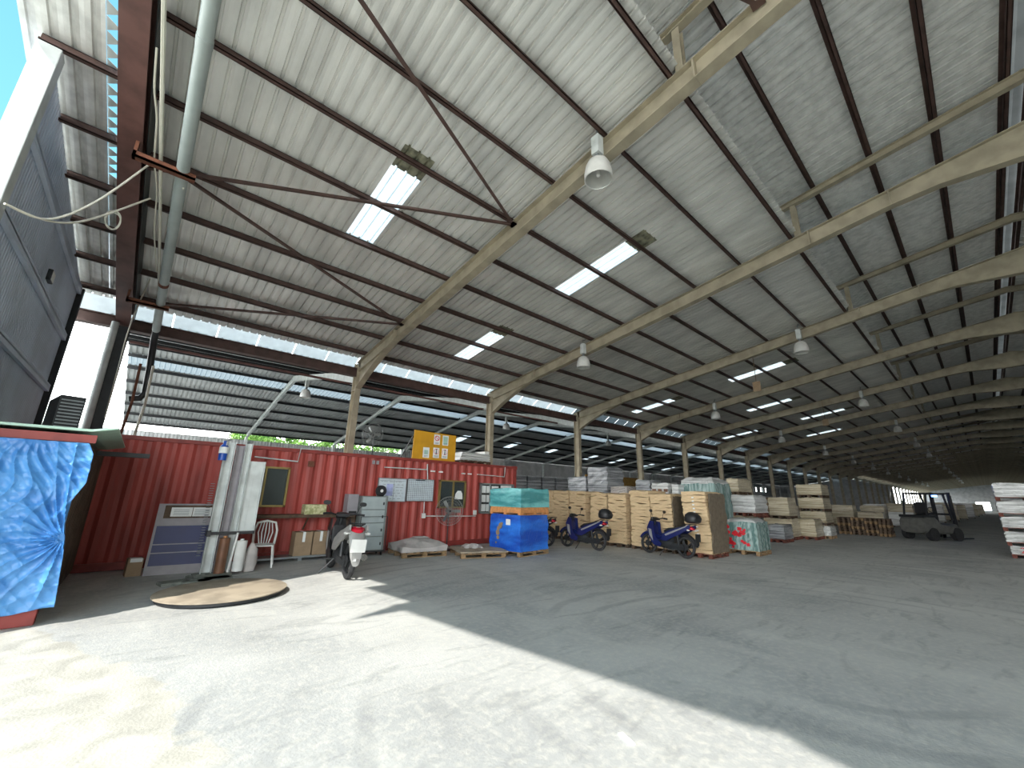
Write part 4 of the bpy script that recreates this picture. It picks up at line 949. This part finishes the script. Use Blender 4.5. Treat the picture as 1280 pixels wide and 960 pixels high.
def load(name, X, Y0, Y1, z0, z1, depth, mt, label, cat='wrapped load', pal='wood', group=None, ph=.13, rz=0, seed=None, extra=None):
    """front face on plane X, from Y0 to Y1"""
    w = abs(Y1 - Y0); t = empty(name, (X + depth / 2, (Y0 + Y1) / 2, z0), rz, label, cat, group)
    if pal: pallet(t, depth, w, ph, pal)
    else: ph = 0
    b = wavy_block(depth, w, z1 - z0 - ph, seed if seed is not None else rnd.randint(0, 99), amp=min(.02, .04 * w))
    o = b.build('wrapped_goods', mt, t, True); o.location = (0, 0, ph); 
    if extra: extra(t, w, depth, z1 - z0, ph)
    return t
def Yx(px, X, py=650): return atx(px, py, X).y
def Zx(px, py, X): return atx(px, py, X).z
# kraft stacks, bundle by bundle
bun = []
for k in range(5):
    b = wavy_block(1.0, 1.0, .1, k * 7 + 1, 12, 12, 2, .014, .0); v2 = []
    for (x, y, z) in b.v:
        q = max(abs(x), abs(y)) / .5
        v2.append((x * (1 - .02 * (k % 3)), y, z + .012 * sin(7 * y + k) + .01 * sin(9 * x + k * 2)))
    b.v = v2; bun.append(b.mesh('bundle', ['kraft'], True))
def kraft(X, Y0, Y1, z1, depth, label, n=16, seed=0, pal='wood_dark', bulge=.05):
    w = abs(Y1 - Y0); t = empty('kraft_stack', (X + depth / 2, (Y0 + Y1) / 2, 0), 0, label, 'paper stack'); pallet(t, depth, w, .11, pal)
    rd = random.Random(seed); hh = (z1 - .11) / n
    for i in range(n):
        o = bpy.data.objects.new('bundle', bun[rd.randint(0, 4)]); C.objects.link(o); o.parent = t
        off = bulge * sin(i / n * 5 + seed) * .5
        o.location = (off + rd.uniform(-.008, .008), rd.uniform(-.01, .01), .11 + i * hh); o.scale = (depth, w - .02, hh / .1 * .98); o.rotation_euler = (0, 0, pi * rd.randint(0, 1))
    return t
KX = 12.2
ks = [(Yx(676, KX), Yx(692, KX), 1.77, 'kraft paper stack just right of the teal wrapped box, partly hidden'),
      (Yx(692, KX), Yx(711.5, KX), 1.76, 'kraft paper stack behind the front wheel of the left blue moped'),
      (Yx(712, KX), Yx(733, KX), 1.75, 'kraft paper stack behind the handlebar of the left blue moped'),
      (Yx(738, KX), Yx(759, KX), 1.70, 'kraft paper stack behind the top case of the left blue moped'),
      (Yx(760, KX), Yx(783, KX), 1.68, 'kraft paper stack right of the left blue moped'),
      (Yx(788, KX), Yx(813, KX), 1.80, 'kraft paper stack behind the front of the right blue moped'),
      (Yx(814, KX), Yx(841, KX), 1.70, 'kraft paper stack behind the seat of the right blue moped'),
      (Yx(853, KX - .2), Yx(884, KX - .2), 1.78, 'leaning kraft paper stack behind the right moped top case, last of the row')]
for i, (a, b_, z, lb) in enumerate(ks):
    t = kraft(KX + (-.1 if i == 7 else .0), a, b_, z, 1.1, lb, 16 + i % 2, i, 'wood_red' if i == 7 else 'wood_dark', .14 if i == 7 else .05)
    if i == 7:
        wv = wavy_block(1.08, .02, 1.6, 3, 10, 2, 14, .02); o = wv.build('film_side', 'w_grey', t, True); o.location = (.02, -abs(b_ - a) / 2 - .03, .13); lab(o, 'loose grey film hanging on the side'); o.data.materials[0] = M['kraft_side']
        for k in range(14): l_ = MB().box(-.003, 0, -.03, .03, 0, .035).build('paper_label', 'paper', t); l_.location = (-.555 + .07 * sin(k / 16 * 5 + 7) - .03, .0, .3 + k * .1)
    if i == 6:
        wv = wavy_block(1.05, .02, 1.5, 5, 10, 2, 14, .02); o = wv.build('film_side', 'kraft_side', t, True); o.location = (.0, -abs(b_ - a) / 2 - .02, .13); lab(o, 'dull film on the side')
# second row behind, carrying the wrapped loads
K2 = 13.6
for i in range(4):
    a = 11.9 - i * 1.25; kraft(K2, a, a - 1.15 if i < 3 else max(6.9, Yx(853, 14.2) + .06), 1.72, 1.1, ['back-row kraft stack under the small grey wrapped load', 'back-row kraft stack under the tall grey wrapped load', 'back-row kraft stack behind the fourth column foot', 'back-row kraft stack under the low striped bundles', 'back-row kraft stack beside the green wrapped stack'][i], 12, 20 + i)
def on(px0, px1, pyb, pyt, X, depth, mt, label, pal=None, **k):
    a = Yx(px0, X); b_ = Yx(px1, X); zt = Zx((px0 + px1) / 2, pyt, X); return load('wrapped_load', X, a, b_, k.pop('z0', 1.73), zt, depth, mt, label, pal=pal, **k)
on(711, 733.5, 614, 596, K2 + .1, .9, 'w_grey', 'small grey wrapped block on the kraft stacks, left of the taller one')
on(736, 761, 614, 584, K2 + .05, 1.1, 'w_grey', 'tall grey wrapped block with layered bricks on top of the kraft stacks')
on(765, 786, 614, 608, K2 + .1, .8, 'bag', 'crumpled film heap on the kraft stacks right of the tall grey block')
on(797, 815, 612, 600, K2 + .2, .9, 'w_grey', 'low grey wrapped bundle on the kraft stacks behind the right moped')
t = on(817, 838, 613, 604, K2 + .1, .8, 'w_white', 'low white bundle with dark red stripes on the kraft stacks')
for k in range(3): b = MB().box(-.42, -.405, -.3 + k * .22, -.16 + k * .22, .06, .16).build('stripe', 'brass', t)
on(843, 851, 613, 606, K2 + .2, .6, 'w_white', 'smallest pale bundle beside the green wrapped stack')
t = on(853, 898, 690, 604, 14.2, 1.25, 'w_green', 'tall green wrapped stack of panels rising behind the leaning kraft stack', z0=0, pal='wood')
wv = wavy_block(1.2, abs(Yx(853, 14.2) - Yx(898, 14.2)) - .1, .2, 8, 12, 12, 2, .03, .25); o = wv.build('film_cap', 'w_white', t, True); o.location = (0, 0, Zx(875, 604, 14.2) - .02); lab(o, 'frothy white film bunched over the top')
# green panels with red paint
gx = 13.95; t = load('wrapped_load', gx, Yx(907, gx, 670), Yx(947, gx, 670), 0, .93, 1.0, 'w_green', 'low green wrapped pallet with red paint splashes on its film', pal='wood')
b = MB(); rd = random.Random(3); wd = abs(Yx(907, gx, 670) - Yx(947, gx, 670))
for (u, z, r) in [(.40, .62, .07), (.40, .42, .10), (.33, .33, .08), (.18, .6, .09), (.05, .56, .08), (-.05, .62, .09), (.02, .74, .07), (-.12, .70, .05), (-.10, .34, .06), (-.2, .3, .06), (-.02, .38, .05), (.26, .3, .07), (.28, .2, .04), (.38, .78, .06)]:
    pts = [((u * wd) + r * rd.uniform(.6, 1.2) * cos(a * pi / 7), z + r * rd.uniform(.5, 1.1) * sin(a * pi / 7)) for a in range(14)]
    b.prism(pts, -.54, -.515)
lab(b.build('paint_mark', 'red', t), 'red spray paint blotches')
wv = wavy_block(.9, wd * .9, .12, 6, 8, 8, 2, .03, .3); o = wv.build('film_cap', 'w_white', t, True); o.location = (0, 0, .9)
# loads deeper in the shed
def ld(px0, px1, py0, py1, X, depth, mt, label, z0=0, **k):
    return load('wrapped_load', X, Yx(px0, X), Yx(px1, X), z0, Zx((px0 + px1) / 2, py1, X), depth, mt, label, **k)
ld(914, 932, 0, 645, 17.0, 1.2, 'w_beige', 'lower half of the pale pallet load behind the red-marked pallet', pal='wood_red')
z_ = Zx(925, 645, 17.0); ld(916, 946, 0, 619, 17.0, 1.3, 'w_white', 'brown-grey film wrapped load stacked above a red pallet', z0=z_, pal='wood_red')
z_ = Zx(925, 619, 17.0); ld(913, 928, 0, 598, 17.1, 1.3, 'w_beige', 'small upright pale load on top of the brown-grey wrapped load', z0=z_, pal='wood_dark')
ld(958, 978, 0, 656, 19.2, 1.1, 'w_grey', 'dark grey wrapped load low on the floor right of the red-marked pallet', pal='wood_red')
ld(954, 990, 0, 648, 21.0, 1.2, 'w_beige', 'long pale wrapped load behind the dark grey one', pal='wood_red')
z_ = Zx(970, 648, 21.0); ld(948, 962, 0, 622, 21.1, 1.1, 'carton', 'brown carton load stacked left of the yellowish wrapped load', z0=z_, pal='wood_red'); ld(963, 988, 0, 622, 21.0, 1.1, 'w_beige', 'yellowish wrapped load stacked second high, shiny right edge', z0=z_, pal='wood_dark')
ld(992, 1018, 0, 649, 22.0, 1.2, 'w_beige', 'pale load with a pink front low on the floor before the triple stack', pal='wood_red')
ld(1020, 1036, 0, 658, 23.3, 1.0, 'w_white', 'small pale load at the foot of the triple stack, right side', pal='wood')
zz = 0
for i, top in enumerate([656, 639, 622, 605.5]):
    z1 = Zx(1010, top, 23.6); ld(1001, 1033, 0, top, 23.6, 1.3, 'w_beige', 'wrapped pale load in the tall stack near the row middle, %s tier' % ['bottom', 'second', 'third', 'top'][i], z0=zz, pal='wood_dark'); zz = z1
z_ = 0
# empty brown pallets
n_ = 0
for i, (px0, px1) in enumerate([(1046, 1062), (1063, 1079), (1080, 1096), (1097, 1111)]):
    X = 27.8; a = Yx(px0, X); b_ = Yx(px1, X)
    for k in range(6):
        t = empty('empty_pallet', (X + .5, (a + b_) / 2, k * .14), rnd.uniform(-.04, .04), 'empty brown wooden pallet, %s of the %s stack, left of the forklift' % (['bottom one', 'second from the bottom', 'third from the bottom', 'third from the top', 'second from the top', 'top one'][k], ['leftmost', 'second', 'third', 'rightmost'][i]), 'pallet', 'empty brown pallets')
        pallet(t, 1.0, abs(a - b_), .135, 'wood_dark' if (i + k) % 3 else 'wood')
# far rows
fr = [(31.5, 9.0, 1.3), (34, 8.2, 1.1), (36.5, 5.4, 1.0), (36.5, 6.9, 1.4), (39.5, 4.2, 1.0), (39.5, 5.7, 1.4), (44, 4.6, 1.5), (44, 6.2, 1.5), (49, 3.9, 1.3), (49, 5.5, 1.6), (55, 3.6, 1.6), (55, 5.2, 1.6), (62, 3.0, 1.6), (62, 4.6, 1.8), (70, 2.6, 1.6), (70, 4.2, 1.8), (80, 2.2, 1.8), (80, 3.8, 1.8), (92, 2.0, 1.8), (92, 3.6, 1.8), (105, 1.8, 1.8), (120, 1.6, 1.8)]
for i, (X, Y, h_) in enumerate(fr):
    load('wrapped_load', X, Y + .65, Y - .65, 0, h_, 1.2, ['w_beige', 'w_white', 'w_beige'][i % 3], 'distant pale wrapped load in the long dim row behind the forklift', group='distant wrapped loads', pal='wood_dark')
# goods under the side shed, seen over the teal box
for i in range(6):
    Y = 17.3; xa = 14.3 + i * 1.15
    t = empty('stored_crate', (xa, Y, 0), 0, 'dim grey crate load stacked under the side shed, %s from the container end' % ['first', 'second', 'third', 'fourth', 'fifth', 'sixth'][i], 'crate')
    pallet(t, 1.05, 1.1, .13, 'wood_dark'); o = wavy_block(1.02, 1.05, 2.5, i + 40, amp=.02).build('wrapped_goods', 'w_grey', t, True); o.location.z = .13
b = MB(); b.box(20.5, 26.5, 16.2, 16.26, 1.4, 2.9)
for x in (20.6, 23.5, 26.4): b.box(x - .05, x + .05, 16.26, 16.36, 0, 2.9)
tag(b.build('partition_panel', mat('ochre', srgb(146, 112, 52), .7)), 'dull ochre panel standing behind the tall grey block', 'panel')
# right-hand stack of wrapped sheets
RX = 21.15; zs = [(697, 682), (680, 664), (661, 646), (643, 626), (623, 604)]; zz = 0
for i, (pb, pt) in enumerate(zs):
    z1 = Zx(1258, pt, RX); lft = [1262, 1255, 1250, 1244, 1239][i]; a = atx(lft, pt, RX).y
    t = load('wrapped_load', RX, a, a - 1.3, zz, z1, 1.1, 'w_white', 'white film wrapped sheet load at the right edge, %s tier of five' % ['bottom', 'second', 'middle', 'fourth', 'top'][i], z0 if False else 'wrapped load', 'wood_red', ph=.12)
    zz = z1
    if i == 0:
        cu = bpy.data.curves.new('digits', 'FONT'); cu.body = '29'; cu.size = .24; cu.extrude = .002; tmp = bpy.data.objects.new('digits', cu); C.objects.link(tmp)
        me = bpy.data.meshes.new_from_object(tmp); bpy.data.objects.remove(tmp); me.materials.clear(); me.materials.append(M['red']); tx = bpy.data.objects.new('pallet_number', me); C.objects.link(tx); tx.parent = t; tx.rotation_euler = (pi / 2, 0, -pi / 2); tx.location = (-.575, .45, .17)

# ------------------------------------------------------------------ near pallets and the wrapped cubes
t = empty('pallet_load', (5.85, 10.32, 0), -.12, 'pallet with a low pile of bags under pale film in front of the container', 'pallet load')
pallet(t, 1.2, 1.1, .13)
b = wavy_block(1.22, 1.14, .16, 4, 14, 14, 3, .02, .28); b.v = [(x, y, z + (.03 * sin(5 * x + 2) * cos(6 * y) + .13 * max(0, 1 - (x / .6) ** 2) * max(0, 1 - (y / .57) ** 2)) * (1 if z > .1 else 0)) for x, y, z in b.v]; o = b.build('film_cover', 'bag', t, True); o.location.z = .13
MB().box(-.1, .25, -.2, .15, .43, .435).build('paper_sheet', 'paper', t)
t = empty('pallet_load', (7.15, 9.4, 0), -.35, 'flat pallet with only a thin sheet and scrap film left of the blue cube', 'pallet load')
pallet(t, 1.2, 1.2, .13); b = wavy_block(1.28, 1.28, .035, 9, 14, 14, 1, .01, 0); o = b.build('cover_sheet', 'ply', t, True); o.location.z = .13
b = wavy_block(.5, .4, .07, 2, 10, 10, 2, .03, .4); o = b.build('film_scrap', 'bag', t, True); o.location = (-.1, .2, .165)
BL = (8.42, 8.95); ra = -.42
A = atz(618, 690); B = atz(650, 697); D = atz(684, 690)
v1 = (B - A); v2 = (D - B); ang = atan2(v2.y, v2.x); cxy = (A + D) / 2
w1 = v1.length; w2 = v2.length
# square the footprint, nearest corner kept
ang = atan2((D - B).y + 0, (D - B).x); s1, s2 = 1.15, 1.25
ux = Vector((cos(.12), sin(.12), 0)); uy = Vector((-sin(.12), cos(.12), 0)); cc = B + ux * s2 / 2 + uy * s1 / 2
t = empty('wrapped_cube', (cc.x, cc.y, 0), .12, 'large cube wrapped in bright blue film on a pallet, under the teal box', 'wrapped load')
pallet(t, s2, s1, .12, 'wood'); o = wavy_block(s2 - .02, s1 - .02, .93, 2, 14, 12, 10, .012).build('wrapped_goods', 'w_blue', t, True); o.location.z = .12
b = MB(); rd = random.Random(8)
for (y, z, r) in [(.22, .68, .07), (.16, .74, .08), (.1, .8, .05), (.24, .56, .08), (.24, .44, .05), (.3, .3, .03)]:
    b.prism([(y + r * rd.uniform(.6, 1.1) * cos(a * pi / 6), z + r * rd.uniform(.7, 1.2) * sin(a * pi / 6)) for a in range(12)], -s2 / 2 - .012, -s2 / 2 + .002)
lab(b.build('torn_patch', 'carton', t), 'torn patch showing brown carton'); MB().box(-s2 / 2 - .014, -s2 / 2 - .008, -.22, -.06, .78, .93).build('paper_label', 'paper', t)
t = empty('wrapped_box', (cc.x, cc.y, 1.05), .12, 'teal film wrapped box with an orange taped base standing on the blue cube', 'wrapped load')
pallet(t, s2, s1, .1, 'orange'); o = wavy_block(s2 - .01, s1 - .01, .17, 12, 12, 12, 3, .006).build('taped_base', 'orange', t, True); o.location.z = .05
o = wavy_block(s2 + .02, s1 + .02, .5, 5, 14, 12, 8, .014).build('wrapped_goods', 'w_teal', t, True); o.location.z = .2

# ------------------------------------------------------------------ forklift
fk = empty('forklift', (28.2, 2.05, 0), radians(-28), 'dark grey forklift truck with a lit blue lamp, deep in the aisle', 'forklift')
b = MB(); b.loft([(-1.15, 0, .62, .5, .3), (-.95, 0, .68, .56, .42), (-.4, 0, .66, .56, .42), (-.1, 0, .5, .55, .25), (.6, 0, .46, .53, .2), (.9, 0, .5, .52, .24)], 16, e=.45); b.build('body', 'forkgrey', fk, True)
b = MB(); b.box(-1.12, -.3, -.5, .5, .98, 1.1); b.build('engine_cover', 'steel_dk', fk, bevel=.03)
for x in (-.75, .75):
    for y in (-.48, .48): MB().tube([(x, y - .1, .28), (x, y + .1, .28)], .28, 20).build('wheel', 'rubber', fk, True)
b = MB()
for x, xt in ((-.85, -.6), (.75, .5)):
    for y in (-.45, .45): b.bar((x, y, .9), (xt, y, 2.05), .06)
b.box(-.65, .55, -.5, .5, 2.03, 2.08)
for k in range(6): b.box(-.6 + k * .22, -.57 + k * .22, -.48, .48, 2.08, 2.11)
b.build('overhead_guard', 'black', fk)
b = MB(); b.box(-.35, .1, -.25, .25, 1.1, 1.2); b.box(-.42, -.32, -.25, .25, 1.15, 1.65); b.build('seat', 'black', fk, bevel=.03)
b = MB()
for y in (-.35, .35): b.box(.98, 1.08, y - .05, y + .05, .08, 2.15); b.box(1.08, 1.15, y - .03, y + .03, .1, 2.0)
for z in (.4, 1.1, 2.05): b.box(1.0, 1.08, -.35, .35, z, z + .08)
b.build('mast', 'black', fk)
for y in (-.25, .25): b = MB(); b.box(1.15, 1.2, y - .06, y + .06, .06, .6); b.box(1.15, 2.1, y - .06, y + .06, .05, .09); b.build('fork', 'steel_dk', fk)
b = MB(); b.tube([(.5, 0, 1.0), (.35, 0, 1.3)], .02, 6); b.torus(.15, .015, 18, 6, Matrix.Translation((.33, 0, 1.32)) @ Matrix.Rotation(1.0, 4, 'Y') @ Matrix.Rotation(pi / 2, 4, 'X')); b.build('steering_wheel', 'black', fk, True)
MB().box(.3, .42, -.28, -.12, 1.93, 2.01).build('blue_lamp', 'beam', fk)

# ------------------------------------------------------------------ debris
p = atz(783, 925); tag(MB().box(-.07, .07, -.02, .02, 0, .012).build('plastic_strip', 'paper', loc=(p.x, p.y, 0.0), rot=(0, 0, 1.2)), 'small white strip of plastic lying on the sunlit floor', 'litter')

# ------------------------------------------------------------------ light
s = bpy.data.lights.new('sun', 'SUN'); s.energy = SUN = 3.6; s.angle = radians(.6); s.color = (1, .965, .9)
so = bpy.data.objects.new('sun', s); C.objects.link(so)
so.rotation_euler = Vector((.77, .32, -1)).to_track_quat('-Z', 'Y').to_euler()
w = bpy.data.worlds.new('sky'); bpy.context.scene.world = w; w.use_nodes = True; nt = w.node_tree; N = nt.nodes; L = nt.links
bg = N['Background']; tc = N.new('ShaderNodeTexCoord'); sp = N.new('ShaderNodeSeparateXYZ'); L.new(tc.outputs['Generated'], sp.inputs[0])
rp = N.new('ShaderNodeValToRGB'); L.new(sp.outputs[2], rp.inputs[0])
cr = rp.color_ramp; cr.elements[0].position = 0; cr.elements[0].color = (1.0, .99, .97, 1); cr.elements[1].position = .8; cr.elements[1].color = (.03, .085, .13, 1)
e = cr.elements.new(.30); e.color = (.9, .97, 1.0, 1); e = cr.elements.new(.42); e.color = (.045, .12, .16, 1)
L.new(rp.outputs[0], bg.inputs[0]); bg.inputs[1].default_value = 4.8
sc = bpy.context.scene
sc.view_settings.view_transform = 'Standard'; sc.view_settings.look = 'None'; sc.view_settings.gamma = 1; sc.view_settings.exposure = .78
sc.view_settings.use_curve_mapping = False
sc.cycles.max_bounces = 8; sc.cycles.diffuse_bounces = 6; sc.cycles.use_denoising = True; sc.cycles.caustics_reflective = False; sc.cycles.caustics_refractive = False
